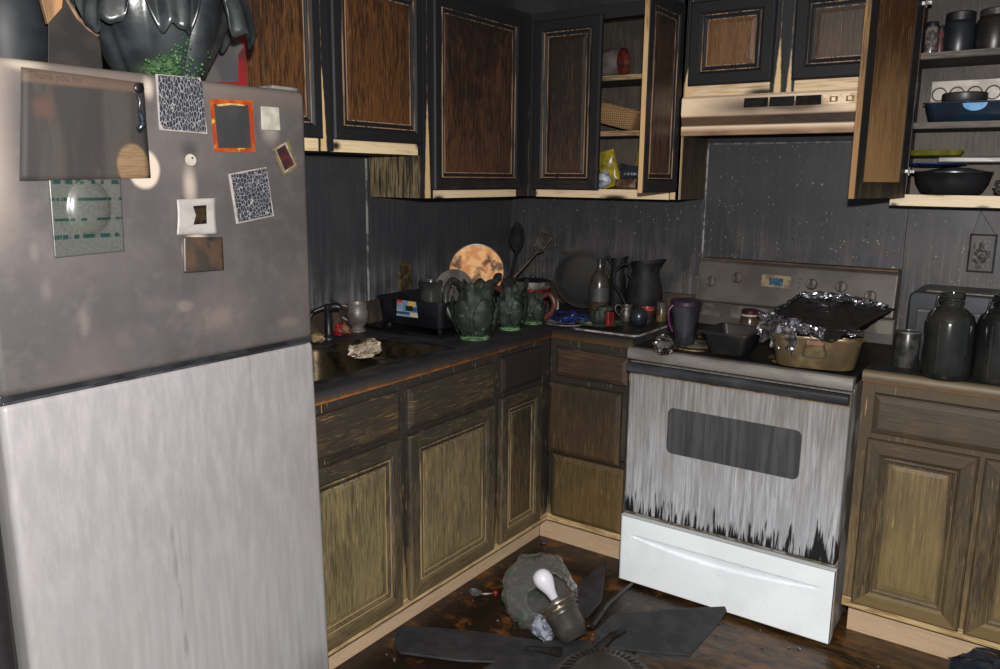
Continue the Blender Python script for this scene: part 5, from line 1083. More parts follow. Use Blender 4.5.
MB().lathe([(0.034, 0.076), (0.034, 0.090), (0.028, 0.094), (0, 0.094)], q, 30).build('lid', mat('maroon_lid', S(70, 34, 42), S(46, 30, 34), 30, rough=0.3), jj, smooth=40)
# roasting pan
RZ = CTZ + 0.0125
rpn = thing('roasting_pan', (1.59, -0.47, RZ), 'brass-coloured rounded roasting pan with wire handle', 'roasting pan')
br_m = mat('heat_tinted_brass', S(140, 122, 88), S(100, 84, 60), 12, rough=0.4, metal=0.3, c3=S(76, 66, 54), scale3=10, lo3=0.6, hi3=0.75)
fc_ = at(815, 369, RZ); dv = Vector((fc_.x - CAM.x, fc_.y - CAM.y, 0)).normalized(); ry_ = math.atan2(dv.y, dv.x) - math.pi / 2
pcn = fc_ + dv * 0.085; MR = Matrix.Translation(Vector((pcn.x, pcn.y, 0))) @ Matrix.Rotation(ry_ - 0.05, 4, 'Z')
tub(-0.116, 0.116, -0.090, 0.090, RZ, RZ + 0.100, 0.05, 0.016, 0.003, 10).xf(MR).build('pan', br_m, rpn, smooth=40)
ro = rrect(-0.135, 0.135, -0.109, 0.109, 0.06, 10)
MB().tube([(x, y, RZ + 0.101) for x, y in ro + ro[:1]], 0.0035, 6, False).xf(MR).build('rolled_rim', mat('worn_rim', S(176, 160, 130), S(110, 90, 64), 30, rough=0.35, metal=0.6), rpn, smooth=60)
MB().tube(bez([(a_, -0.090 - 0.016 * (z_ / 0.1) - 0.006, RZ + z_) for a_, z_ in ((-0.022, 0.090), (-0.028, 0.068), (-0.033, 0.050), (-0.024, 0.040), (0.024, 0.040), (0.033, 0.050), (0.028, 0.068), (0.022, 0.090))], 4), 0.0026, 7).xf(MR).build('wire_handle', mat('rusty_wire', S(50, 44, 40), S(90, 60, 36), 40, rough=0.5), rpn, smooth=60)
MB().box(-0.026, 0.026, -0.113, -0.102, RZ + 0.078, RZ + 0.094).xf(MR).build('handle_clip', mat('rusty_clip', S(130, 84, 50), S(90, 66, 46), 50, rough=0.5), rpn, bevel=0.002)
# burnt tray with foil lying across the pan
TZ = RZ + 0.106
tr_pts = [on_z(u, v, z) for u, v, z in ((762, 322, TZ + 0.012), (832, 341, TZ + 0.008), (896, 309, TZ + 0.016), (800, 297, TZ + 0.045))]
bt_ = thing('burnt_tray', (tr_pts[0] + tr_pts[2]) / 2, 'charred sheet of foil-edged tray lying tilted across the roasting pan', 'tray')
A_, B_, C_, D_ = tr_pts
def trf(s, t):
    p = (A_ * (1 - s) + B_ * s) * (1 - t) + (D_ * (1 - s) + C_ * s) * t
    return p + Vector((0, 0, 0.006 * mnoise.noise(p * 30) + 0.004 * mnoise.noise(p * 70) - 0.012 * math.sin(s * math.pi) * math.sin(t * math.pi)))
char_m = mat('charred_crust', S(26, 25, 25), S(48, 44, 42), 30, rough=0.5, bump=0.4, bscale=90)
MB().grid(trf, 40, 30).build('charred_sheet', char_m, bt_, smooth=50, solid=0.006)
def foil_strip(path, w0, seed, nm='foil_edge', m=foil_m, hang=0.03):
    pts = bez(path, 14); N_ = len(pts); rr = random.Random(seed)
    def fn(s, t):
        i = min(N_ - 1, int(s * (N_ - 1))); p = Vector(pts[i]); a_ = (t - 0.35) * 3.6
        off = Vector((0, -math.cos(a_) * w0 * 0.45, math.sin(a_) * w0 * 0.7 - max(0, 0.35 - t) * hang * 2.2))
        d = mnoise.noise_vector(p * 60 + Vector((seed, t * 6, 0))) * w0 * 0.55 + mnoise.noise_vector(p * 150 + Vector((0, t * 14, seed))) * w0 * 0.35
        return p + off + d
    return MB().grid(fn, 70, 22).build(nm, m, bt_, smooth=18, solid=0.0006)
foil_strip([A_ + Vector((0, -0.004, 0.008)), A_.lerp(B_, 0.35) + Vector((0, -0.012, 0.004)), A_.lerp(B_, 0.55) + Vector((0, -0.010, 0.008))], 0.036, 2, hang=0.05)
foil_strip([A_.lerp(B_, 0.5) + Vector((0, -0.008, 0.012)), A_.lerp(B_, 0.72) + Vector((0, -0.006, 0.014)), A_.lerp(B_, 0.9) + Vector((0, 0.0, 0.012))], 0.020, 7, hang=0.0)
foil_strip([A_.lerp(D_, 0.05), A_.lerp(D_, 0.5) + Vector((0, 0, 0.006)), D_], 0.014, 5, hang=0.0)
foil_strip([D_ + Vector((0, 0.0, 0.004)), D_.lerp(C_, 0.3) + Vector((0, 0, 0.016)), D_.lerp(C_, 0.62) + Vector((0, 0, 0.012)), D_.lerp(C_, 0.95)], 0.016, 9, hang=0.0)
fw_ = [on_y(u, v, -0.60) for u, v in ((835, 331), (866, 331))]
crump('foil_scrap', on_z(848, 333, RZ + 0.112), (0.045, 0.02, 0.008), 12, foil_m, 'flat crumpled foil scrap on the rim of the roasting pan', 'foil', 0.5, 40, 20, 70)

# ================================================================== RIGHT WORKTOP
ap = thing('counter_appliance', (2.02, -0.26, WT), 'dark blue plastic appliance with rounded corners behind the glass jugs', 'appliance')
bl_m = mat('dark_blue_plastic', S(28, 34, 44), S(22, 25, 32), 6, rough=0.35)
def rbox(x0, x1, z0, z1, r, y0, y1): p_ = rrect(x0, x1, z0, z1, r); return MB().hexa([(x, y0, z) for x, z in p_], [(x, y1, z) for x, z in p_])
rbox(1.815, 2.34, WT, 1.140, 0.022, -0.385, -0.14).build('case', bl_m, ap, bevel=0.006)
rbox(1.842, 2.30, 0.985, 1.088, 0.008, -0.389, -0.384).build('recess_panel', mat('grey_blue_panel', S(36, 40, 48), S(28, 30, 36), 8, rough=0.4), ap, bevel=0.002)
MB().box(1.845, 2.29, -0.3925, -0.388, 1.078, 1.084).build('ledge', mat('pale_ledge', S(110, 104, 98), S(64, 62, 62), 30, rough=0.4), ap, bevel=0.001)
rbox(1.86, 2.20, 1.1405, 1.1435, 0.001, -0.36, -0.30).build('top_strip', mat('tan_strip', S(120, 112, 100), S(84, 78, 72), 30, rough=0.4), ap)
for kx in (1.918, 2.20): MB().lathe([(0, 0), (0.014, 0), (0.016, 0.004), (0.010, 0.012), (0, 0.012)], (kx, -0.385, 1.112), 20, Matrix.Rotation(math.pi / 2, 3, 'X')).build('knob', mat('black_knob', S(24, 24, 26), S(40, 40, 42), 20, rough=0.3), ap, smooth=40)
jgm = NT('smoky_jug_glass')
jc_ = jgm.mix(jgm.ss(jgm.noise(10, (1, 1, 0.4)), 0.4, 0.65), S(26, 28, 28), S(46, 46, 44))
jug_m = jgm.out(jc_, 0.12, 0, 0.5, trans=0.35)
def gjug(q, label):
    o = thing('glass_jug', q, label, 'jug', 'glass jugs on the right worktop')
    MB().lathe([(0, 0), (0.060, 0), (0.066, 0.006), (0.067, 0.02), (0.067, 0.165), (0.060, 0.190), (0.042, 0.208), (0.030, 0.214), (0.026, 0.222), (0.026, 0.240), (0.032, 0.243), (0.032, 0.254), (0.026, 0.254), (0.022, 0.220), (0.038, 0.204), (0.063, 0.165), (0.063, 0.012), (0, 0.008)], q, 44).build('glass', jug_m, o, smooth=45)
    MB().lathe([(0.0265, 0.224), (0.032, 0.226), (0.032, 0.231), (0.0265, 0.233)], q, 24).build('neck_ring', jug_m, o, smooth=50)
    MB().tube(bez([Vector(q) - RX * a_ + Vector((0, -0.006, b_)) for a_, b_ in ((0.022, 0.240), (0.040, 0.246), (0.046, 0.228), (0.050, 0.205), (0.060, 0.185))]), 0.004, 8).build('handle', jug_m, o, smooth=60)
    return o
q = at(944, 377, WT); gjug(q, 'smoky glass jug beside the small can')
q = at(996, 381, WT); gjug(q, 'smoky glass jug farther from the stove, before the blue appliance')
q = at(905, 366, WT)
cn = thing('tin_can', q, 'small sooty tin can between stove and glass jugs', 'can')
MB().lathe([(0, 0), (0.034, 0), (0.036, 0.004), (0.036, 0.106), (0.034, 0.110), (0, 0.109)], q, 32).build('body', mat('sooty_can', S(84, 84, 82), S(52, 52, 52), 26, rough=0.3, metal=0.3), cn, smooth=45)
MB().lathe([(0.034, 0.108), (0.0375, 0.109), (0.0375, 0.113), (0.033, 0.113)], q, 32).build('rim', mat('bright_rim', S(150, 150, 150), S(110, 110, 110), 30, rough=0.3, metal=0.6), cn, smooth=40)
# hanging plaque
pq = thing('wall_plaque', on_y(981, 250, -0.006), 'soot-covered relief plaque hanging by a cord on the back wall', 'plaque')
f = frame_map(on_y(966, 271.5, -0.006), (1, 0, 0), (0, -1, 0))
MB().rings(f, 0.082, 0.132, [(0, 0), (0, 0.006), (0.004, 0.009), (0.006, 0.006)]).build('board', mat('plaque_soot', S(62, 60, 60), S(48, 47, 48), 20, rough=0.5), pq)
rl = MB()
rnd = random.Random(5)
o0 = on_y(966, 271.5, -0.006)
MB().grid(lambda s, t: o0 + Vector((0.014 + s * 0.052, -0.0062 - 0.007 * max(0, mnoise.noise(Vector((s * 5, t * 8, 2.2))) + 0.25) * math.sin(s * 3.14) * math.sin(t * 3.14), 0.012 + t * 0.10)), 24, 36).build('relief', mat('relief_soot', S(76, 70, 62), S(48, 46, 44), 60, rough=0.5), pq, smooth=60)
apex = on_y(981, 211, -0.006)
for ex in (0.006, 0.076): MB().tube([o0 + Vector((ex, -0.004, 0.130)), Vector((apex.x, -0.008, apex.z))], 0.0013, 6).build('cord', mat('plaque_cord', S(90, 86, 84), S(60, 58, 58), 40), pq)

# ================================================================== IN THE OPEN CABINETS
FL = 1.4405
# cabinet left of the hood
q = on_y(612, 62, -0.13); zz = SH2[1] + 0.001
cy = thing('plastic_tub', (q.x, -0.13, zz), 'grey tub lying on its side with a red inside on the top shelf', 'tub')
ra = Matrix.Rotation(math.pi / 2, 3, 'Y')
MB().lathe([(0, 0), (0.050, 0), (0.054, 0.006), (0.058, 0.125), (0.055, 0.125), (0.050, 0.01), (0, 0.008)], (on_y(596, 60, -0.15).x, -0.15, zz + 0.0585), 36, ra).build('wall', mat('grey_tub', S(112, 104, 102), S(84, 80, 78), 14, rough=0.4), cy, smooth=40)
MB().lathe([(0.0, 0.10), (0.0505, 0.10), (0.0545, 0.126), (0.0585, 0.126), (0.0585, 0.130), (0.054, 0.130), (0.0505, 0.104), (0, 0.104)], (on_y(596, 60, -0.15).x, -0.15, zz + 0.0585), 36, ra).build('red_lining', mat('red_lining', S(104, 44, 36), S(60, 30, 28), 30, rough=0.4), cy, smooth=40)
MB().lathe([(0, 0), (0.05, 0), (0.09, 0.008), (0.09, 0.011), (0.05, 0.004), (0, 0.004)], (on_y(650, 70, -0.12).x + 0.045, -0.12, SH2[1] + 0.0005), 36).build('stacked_saucer', mat('dull_green_dish', S(90, 92, 82), S(62, 64, 58), 20, rough=0.4), label='dull green saucer flat on the top shelf beside the grey tub', cat='saucer', smooth=40)
bk = thing('wicker_basket', (0.72, -0.13, SH1[1]), 'tan woven basket tilted on the middle shelf of the open cabinet', 'basket')
n = NT('wicker'); wv = n.ma('MULTIPLY', n.ma('ADD', n.ma('SINE', n.ma('MULTIPLY', n.ma('ADD', n.xyz(0), n.xyz(1)), 700.0)), 1.0), 0.5); wz = n.ma('MULTIPLY', n.ma('ADD', n.ma('SINE', n.ma('MULTIPLY', n.xyz(2), 900.0)), 1.0), 0.5)
wk = n.ma('MULTIPLY', wv, wz); n.bump(wk, 0.6, 0.004); wick = n.out(n.mix(n.ss(wk, 0.1, 0.6), S(110, 84, 54), S(168, 134, 92)), 0.6)
bs = tub(-0.10, 0.10, -0.065, 0.065, 0.0, 0.075, 0.03, 0.012, 0.006)
bs.xf(Matrix.Translation((on_y(616, 120, -0.15).x, -0.15, SH1[1] + 0.026)) @ Matrix.Rotation(0.24, 4, 'Y')); bs.build('weave', wick, bk, smooth=40)
MB().tube([Matrix.Translation((on_y(616, 120, -0.15).x, -0.15, SH1[1] + 0.026)) @ Matrix.Rotation(0.24, 4, 'Y') @ Vector((x, y, 0.074)) for x, y in rrect(-0.116, 0.116, -0.081, 0.081, 0.04)], 0.005, 7).build('rim', wick, bk, smooth=60)
MB().lathe([(0, 0), (0.03, 0), (0.033, 0.006), (0.035, 0.075), (0.031, 0.075), (0.029, 0.008), (0, 0.006)], (0.885, -0.10, SH1[1] + 0.001), 26).build('beaker', mat('pale_beaker', S(150, 146, 138), S(110, 106, 100), 16, rough=0.4), label='pale beaker on the middle shelf behind the swung-open door', cat='beaker', smooth=40)
def bag(c0, w_, h_, d_, seed, m, label, lean=0.0, cat='bag', ang=0.0, nm='snack_bag'):
    def fn(s, t):
        th = s * 2 * math.pi; e = 1 - abs(2 * t - 1) ** 3; x = math.cos(th) * w_ / 2 * (0.96 + 0.04 * e); y = math.sin(th) * d_ / 2 * max(0.06, e)
        p = Vector((x, y, t * h_)); p += mnoise.noise_vector(p * 34 + Vector((seed, 0, 0))) * 0.008 * e
        if p.z < 0: p.z = 0
        p.rotate(Matrix.Rotation(lean, 3, 'Y')); p.rotate(Matrix.Rotation(ang, 3, 'Z')); return p + Vector(c0)
    mb = MB().grid(fn, 30, 18, True); mb.f += [tuple(range(29, -1, -1)), tuple(17 * 30 + i for i in range(30))]
    lo = min(p.z for p in mb.v); mb.v = [p - Vector((0, 0, lo - c0[2])) for p in mb.v]
    return mb.build(nm, m, label=label, cat=cat, smooth=40)
def bx_(u, y): return on_y(u, 180, y).x
yel = mat('yellow_foil_bag', S(178, 158, 44), S(130, 120, 50), 24, rough=0.3, c3=S(40, 40, 30), scale3=34, lo3=0.64, hi3=0.68)
bag((bx_(612, -0.17), -0.17, FL), 0.085, 0.15, 0.04, 2, yel, 'yellow foil bag with a black dot in the open cabinet', lean=-0.25)
bag((bx_(640, -0.10), -0.09, FL), 0.10, 0.17, 0.035, 5, mat('yellow_bag', S(150, 138, 60), S(110, 104, 60), 20, rough=0.35), 'yellow bag standing behind the black packet', lean=0.2)
bag((bx_(622, -0.11), -0.10, FL), 0.07, 0.10, 0.04, 8, mat('grey_bag', S(74, 76, 80), S(46, 48, 52), 30, rough=0.3, c3=S(170, 168, 160), scale3=40, lo3=0.62, hi3=0.66), 'dark grey snack bag between the yellow bags', lean=0.15)
pk = thing('black_packet', (0.74, -0.155, FL), 'black cardboard packet with pale print in the open cabinet', 'packet')
MB().box(0.690, 0.79, -0.20, -0.12, FL, FL + 0.095).build('box', mat('black_card', S(26, 30, 34), S(38, 42, 46), 20, rough=0.4), pk, bevel=0.002)
MB().box(0.694, 0.76, -0.2012, -0.2, FL + 0.058, FL + 0.068).build('print_band', mat('pale_print', S(150, 160, 170), S(40, 44, 50), 160, (1, 1, 0.3), rough=0.4), pk)
bag((bx_(606, -0.215), -0.215, FL), 0.06, 0.06, 0.03, 12, mat('white_packet', S(176, 182, 196), S(96, 104, 120), 60, (0.3, 0.3, 1), rough=0.4), 'white striped packet at the front of the open cabinet', lean=-0.5, nm='paper_packet', cat='packet')
bag((bx_(626, -0.225), -0.228, FL), 0.10, 0.042, 0.03, 15, mat('brown_packet', S(120, 96, 70), S(70, 52, 40), 44, rough=0.5, c3=S(170, 90, 80), scale3=60, lo3=0.66, hi3=0.7), 'brown mottled packet lying along the cabinet front edge', nm='food_packet', cat='packet')
# cabinet right of the hood, top shelf
z2 = SH2[1] + 0.0005; z1 = SH1[1] + 0.0005
sj_m = mat('sooty_glass_jar', S(50, 50, 52), S(76, 74, 72), 40, rough=0.2, spec=0.6, c3=S(120, 110, 100), scale3=70, lo3=0.66, hi3=0.7)
def shelf_jar(u, y, z, r, h, m, label, lidm, nm='storage_jar', lidh=0.02, lr=0.9):
    x = on_y(u, 100, y).x; o = thing(nm, (x, y, z), label, 'jar')
    MB().lathe([(0, 0), (r * 0.95, 0), (r, 0.006), (r, h * 0.86), (r * 0.9, h * 0.93), (r * 0.82, h), (0, h)], (x, y, z), 30).build('jar_body', m, o, smooth=45)
    MB().lathe([(0, h - 0.002), (r * lr, h - 0.002), (r * lr, h + lidh), (r * lr * 0.9, h + lidh + 0.003), (0, h + lidh + 0.003)], (x, y, z), 30).build('lid', lidm, o, smooth=40)
    return o
lid_d = mat('black_lid', S(28, 28, 30), S(46, 44, 44), 30, rough=0.4)
shelf_jar(925, -0.21, z2, 0.020, 0.085, mat('crystal_dark', S(66, 60, 58), S(120, 112, 104), 70, rough=0.2), 'small dark glass shaker at the left end of the top shelf', lid_d, 'glass_shaker', 0.012)
shelf_jar(934, -0.17, z2, 0.014, 0.075, mat('red_brown_bottle', S(96, 50, 48), S(60, 44, 42), 40, rough=0.3), 'small reddish bottle between the shaker and the canister', lid_d, 'small_bottle', 0.014)
shelf_jar(952, -0.155, z2, 0.048, 0.105, mat('blue_black_canister', S(28, 31, 37), S(38, 41, 46), 10, rough=0.35), 'blue-black canister with black lid on the top shelf', lid_d, 'canister', 0.022)
shelf_jar(987, -0.165, z2, 0.052, 0.110, mat('speckled_canister', S(42, 39, 38), S(32, 31, 31), 10, rough=0.35, c3=S(150, 140, 126), scale3=220, lo3=0.68, hi3=0.72), 'speckled brown canister right of the blue-black one', mat('grey_lid', S(66, 64, 64), S(48, 46, 46), 20, rough=0.35), 'canister', 0.016)
shelf_jar(1022, -0.16, z2, 0.050, 0.07, lid_d, 'round black jar at the edge of the top shelf', lid_d, 'black_jar', 0.01)
# middle shelf: muffin tin behind, blue glass dish in front
mf = thing('muffin_tin', (1.93, -0.035, z1), 'pale muffin tin standing upright at the back of the shelf', 'muffin tin')
MB().box(1.765, 2.10, -0.036, -0.030, z1, z1 + 0.15).build('sheet', mat('pale_tin', S(160, 154, 146), S(126, 120, 114), 14, rough=0.35, metal=0.4), mf, bevel=0.002)
for k in range(6):
    for j in (0, 1): MB().lathe([(0.024, 0), (0.024, 0.002), (0.021, 0.003), (0.018, -0.002), (0, -0.002)], (1.792 + k * 0.053, -0.0365, z1 + 0.045 + j * 0.06), 20, Matrix.Rotation(math.pi / 2, 3, 'X')).build('cup', mat('browned_cup', S(138, 124, 108), S(112, 102, 92), 50, rough=0.4, metal=0.3), mf, smooth=40)
gd = thing('glass_dish', (1.92, -0.175, z1), 'dark blue glass casserole dish on the middle shelf', 'dish')
bd = mat('blue_glass', S(24, 44, 62), S(30, 34, 44), 8, rough=0.12, spec=0.7, c3=S(40, 110, 140), scale3=16, lo3=0.66, hi3=0.74)
tub(1.792, 2.10, -0.235, -0.105, z1, z1 + 0.062, 0.03, 0.014, 0.005).build('bowl', bd, gd, smooth=40)
for u in (975,): 
    q = on_y(u, 104, -0.252); pr = [(q.x + 0.034 * math.cos(a), q.z + 0.004 + 0.024 * math.sin(a)) for a in [math.pi + math.pi * i / 14 for i in range(15)]]
    MB().hexa([(x, -0.2515 + (z_ - z1) * -0.12 + 0.006, z_) for x, z_ in pr], [(x, -0.2535 + (z_ - z1) * -0.12 + 0.006, z_) for x, z_ in pr]).build('bright_spot', mat('light_blue_patch', S(90, 160, 220), S(70, 140, 200), 30, rough=0.25), gd)
MB().lathe([(0, 0), (0.062, 0), (0.066, 0.01), (0.066, 0.026), (0.062, 0.03), (0, 0.03)], (on_y(965, 95, -0.17).x, -0.17, z1 + 0.064), 36).build('round_lid', mat('black_round_lid', S(34, 33, 34), S(52, 50, 50), 16, rough=0.4), label='round black lid lying on the blue glass dish', cat='cake tin', smooth=40)  # loose round lid laid on the dish, not a tin
# bottom: black roaster, plates, tray, foil
bp_ = thing('black_casserole', (1.87, -0.15, FL), 'large black oval casserole at the bottom of the open cabinet', 'casserole')
bkm = mat('black_enamel', S(26, 27, 30), S(38, 38, 42), 8, rough=0.3)
MB().lathe([(0, 0), (0.070, 0), (0.092, 0.012), (0.108, 0.040), (0.116, 0.072), (0.119, 0.074), (0.119, 0.078), (0.112, 0.077), (0.102, 0.04), (0, 0.008)], (1.872, -0.148, FL), 48, Matrix.Diagonal((1.0, 0.82, 1.0))).build('pot', bkm, bp_, smooth=45)
MB().lathe([(0.108, 0.0775), (0.085, 0.081), (0.04, 0.090), (0, 0.092)], (1.878, -0.145, FL), 48, Matrix.Diagonal((1.0, 0.82, 1.0))).build('lid', mat('pale_grey_lid', S(120, 120, 124), S(80, 80, 84), 10, rough=0.25, metal=0.3), bp_, smooth=45)
pzz = FL + 0.095
MB().lathe([(0, 0), (0.06, 0), (0.095, 0.006), (0.096, 0.010), (0.06, 0.004), (0, 0.004)], (1.815, -0.14, pzz), 40).build('blue_plate', mat('blue_plate', S(24, 52, 120), S(20, 36, 84), 16, rough=0.3), label='blue plate lying on the black casserole', cat='plate', smooth=40)
MB().box(1.83, 2.16, -0.20, -0.09, pzz + 0.0108, pzz + 0.030).build('baking_tray', mat('dull_baking_tin', S(124, 122, 118), S(84, 82, 80), 20, (0.3, 1, 1), rough=0.35, metal=0.4), label='dull grey baking tin across the casserole and plates', cat='baking tin', bevel=0.004)
yp = thing('yellow_bowl', (1.80, -0.15, pzz + 0.031), 'yellow-green plastic bowl tipped on the blue plate', 'bowl')
MB().lathe([(0, 0), (0.05, 0), (0.066, 0.004), (0.074, 0.020), (0.071, 0.021), (0.060, 0.006), (0, 0.004)], (1.808, -0.155, pzz + 0.031), 40, Matrix.Diagonal((1.25, 0.9, 1))).build('shell', mat('yellow_green_plastic', S(130, 126, 34), S(96, 96, 30), 16, rough=0.35), yp, smooth=40)
fp_ = on_y(990, 187, -0.21)
crump('foil_bundle', (2.06, -0.205, FL + 0.030), (0.055, 0.04, 0.034), 41, foil_d, 'dark crumpled foil bundle beside the black casserole', 'foil', 0.5, 46, 26, 50, zmin=FL)

ALB[0] = 0.9
# ================================================================== FALLEN CEILING FAN
fan = thing('ceiling_fan', (1.18, -1.30, 0), 'black ceiling fan fallen on the floor with blades spread', 'ceiling fan')
fbm = mat('sooty_fan_blade', S(44, 44, 47), S(54, 54, 56), 20, rough=0.5, c3=S(84, 84, 86), scale3=40, lo3=0.70, hi3=0.76)
fmm = mat('dark_bronze', S(72, 68, 63), S(56, 53, 50), 10, rough=0.38, metal=0.15)
def blade(pts, th=0.008): 
    P_ = [on_z(u, v, z) for u, v, z in pts]; return MB().poly(P_, th)
blade([(393, 645, 0.030), (397, 629, 0.030), (404, 625, 0.030), (470, 630, 0.030), (540, 640, 0.035), (548, 650, 0.036), (538, 663, 0.035), (460, 660, 0.030), (400, 652, 0.030)]).build('blade', fbm, fan, bevel=0.002)
blade([(596, 630, 0.085), (612, 614, 0.095), (660, 609, 0.10), (725, 606, 0.105), (727, 610, 0.10), (716, 626, 0.085), (690, 655, 0.06), (640, 651, 0.06), (594, 645, 0.07)]).build('blade', fbm, fan, bevel=0.002)
blade([(606, 560, 0.075), (602, 600, 0.055), (588, 616, 0.05), (570, 622, 0.05), (572, 590, 0.06)]).build('blade', fbm, fan, bevel=0.002)
blade([(548, 640, 0.045), (590, 640, 0.06), (600, 652, 0.06), (566, 676, 0.05), (498, 684, 0.03), (470, 676, 0.03), (505, 655, 0.032)]).build('bracket_plate', fbm, fan, bevel=0.002)
arm_m = mat('blade_arm_metal', S(50, 48, 47), S(34, 33, 33), 20, rough=0.4, metal=0.4)
MB().tube([on_z(u, v, z) for u, v, z in ((592, 626, 0.07), (606, 606, 0.07), (618, 596, 0.066), (632, 584, 0.05))], [0.010, 0.012, 0.008, 0.005], 8).build('blade_arm', arm_m, fan, smooth=60)
MB().tube([on_z(u, v, z) for u, v, z in ((598, 650, 0.08), (612, 636, 0.105), (625, 630, 0.105))], [0.016, 0.012, 0.008], 8).build('blade_arm', arm_m, fan, smooth=60)
MB().tube([on_z(u, v, z) for u, v, z in ((560, 652, 0.07), (545, 650, 0.055), (525, 648, 0.045))], [0.016, 0.012, 0.008], 8).build('blade_arm', arm_m, fan, smooth=60)
# motor housing, tipped towards the camera
mc = on_z(604, 689, 0.085); Mh = Matrix.Rotation(0.22, 3, (1, 0.4, 0))
mh = MB().lathe([(0, -0.07), (0.10, -0.07), (0.135, -0.05), (0.15, -0.02), (0.152, 0.0), (0.150, 0.006), (0.138, 0.010), (0.136, 0.016), (0.09, 0.040), (0.088, 0.046), (0.07, 0.058), (0, 0.062)], mc, 56, Mh).build('motor_housing', fmm, fan, smooth=35)
sl = mat('black_slot', S(18, 18, 19), rough=0.6)
for k in range(48):
    a = 2 * math.pi * k / 48; d = Vector((math.cos(a), math.sin(a), 0)); t = Vector((-math.sin(a), math.cos(a), 0))
    P_ = [d * 0.130 + t * 0.0035 + Vector((0, 0, 0.0205)), d * 0.130 - t * 0.0035 + Vector((0, 0, 0.0205)), d * 0.097 - t * 0.0025 + Vector((0, 0, 0.0385)), d * 0.097 + t * 0.0025 + Vector((0, 0, 0.0385))]
    MB().poly([mc + Mh @ p for p in reversed(P_)], 0.0012).build('vent_slot', sl, mh)
# light kit
B0 = on_z(574, 636, 0.075); B1 = on_z(557, 603, 0.155); axis = (B1 - B0); ln = axis.length; axis.normalize()
Mk = axis.to_track_quat('Z', 'Y').to_matrix()
lk = thing('fan_light_kit', (B0.x, B0.y, 0.0), 'bronze light socket of the fallen fan tilted beside its blades', 'light fitting')
MB().lathe([(0, -0.012), (0.036, -0.010), (0.046, 0.004), (0.050, 0.020), (0.052, 0.024), (0.054, 0.070), (0.057, 0.074), (0.057, 0.080), (0.054, 0.083), (0.058, 0.100), (0.061, 0.104), (0.061, 0.112), (0.056, 0.112), (0.052, 0.09), (0, 0.085)], B0, 44, Mk).build('housing', fmm, lk, smooth=35)
for zz_ in (0.088, 0.1045): MB().lathe([(0.0605, zz_), (0.0635, zz_ + 0.001), (0.0635, zz_ + 0.004), (0.0605, zz_ + 0.005)], B0, 44, Mk).build('brass_ring', mat('tarnished_brass', S(150, 130, 96), S(88, 78, 62), 40, rough=0.35, metal=0.6), lk, smooth=40)
tw = (CAM - B0).normalized(); tw = (tw - axis * tw.dot(axis)).normalized()
MB().lathe([(0, 0), (0.006, 0), (0.006, 0.004), (0.003, 0.006), (0, 0.006)], B0 + axis * 0.094 + tw * 0.060, 14, tw.to_track_quat('Z', 'Y').to_matrix()).build('thumb_screw', nick, lk, smooth=40)
MB().lathe([(0, 0.085), (0.018, 0.085), (0.019, 0.118), (0.016, 0.122), (0, 0.122)], B0, 24, Mk).build('socket', mat('porcelain_socket', S(90, 88, 86), S(60, 58, 58), 20), lk, smooth=40)
# bulb
bb = thing('light_bulb', B0 + axis * 0.12, 'frosted white light bulb still screwed into the fallen fan light', 'light bulb')
ub = (on_z(541, 575, 0.235) - (B0 + axis * 0.118)).normalized(); Mb = ub.to_track_quat('Z', 'Y').to_matrix(); bo = B0 + axis * 0.112
MB().lathe([(0.0135, 0.016), (0.0145, 0.026), (0.017, 0.038), (0.024, 0.056), (0.030, 0.072), (0.0315, 0.084), (0.029, 0.098), (0.021, 0.110), (0.010, 0.1155), (0, 0.117)], bo, 36, Mb).build('glass', mat('frosted_bulb', S(214, 214, 222), S(202, 202, 212), 10, rough=0.3), bb, smooth=60)
MB().lathe([(0, -0.002), (0.012, 0), (0.0133, 0.004), (0.0125, 0.007), (0.0135, 0.010), (0.013, 0.018), (0, 0.018)], bo, 24, Mb).build('screw_base', mat('dull_cap', S(140, 138, 136), S(100, 98, 96), 40, rough=0.35, metal=0.6), bb, smooth=40)
# broken globe
n = NT('clear_melted_globe'); gg = n.mix(n.ss(n.noise(14), 0.58, 0.66), (0.97, 0.99, 0.985, 1), (0.62, 0.86, 0.70, 1))
glb = n.out(gg, 0.05, 0, 1.0, trans=0.965, ior=1.25)
gc = on_z(539, 591, 0.125); op = (B1 - gc).normalized()
cr1 = crumple(6, 0.020, 14); cr2 = crumple(9, 0.006, 44)
def glf(s, t):
    th = s * 2 * math.pi; ph = 0.62 + t * (math.pi - 0.62)
    q_ = op.to_track_quat('Z', 'Y').to_matrix() @ Vector((math.sin(ph) * math.cos(th), math.sin(ph) * math.sin(th), math.cos(ph)))
    p = gc + Vector((q_.x * 0.122, q_.y * 0.122, q_.z * 0.120)); p = p + cr1(p) + cr2(p)
    p.z = max(p.z, 0.003); return p
MB().grid(glf, 84, 54, True).build('broken_globe', glb, label='clear melted glass globe of the fan light, crumpled and broken open', cat='lamp globe', smooth=28, solid=0.002)
crump('crumpled_wrap', on_z(545, 628, 0.05), (0.040, 0.035, 0.042), 17, mat('silvery_wrap', S(180, 186, 200), S(110, 116, 130), 30, rough=0.2, metal=0.3), 'silvery crumpled plastic between globe and fan light', 'plastic wrap', 0.5, 40, 24, 44, zmin=0.002)

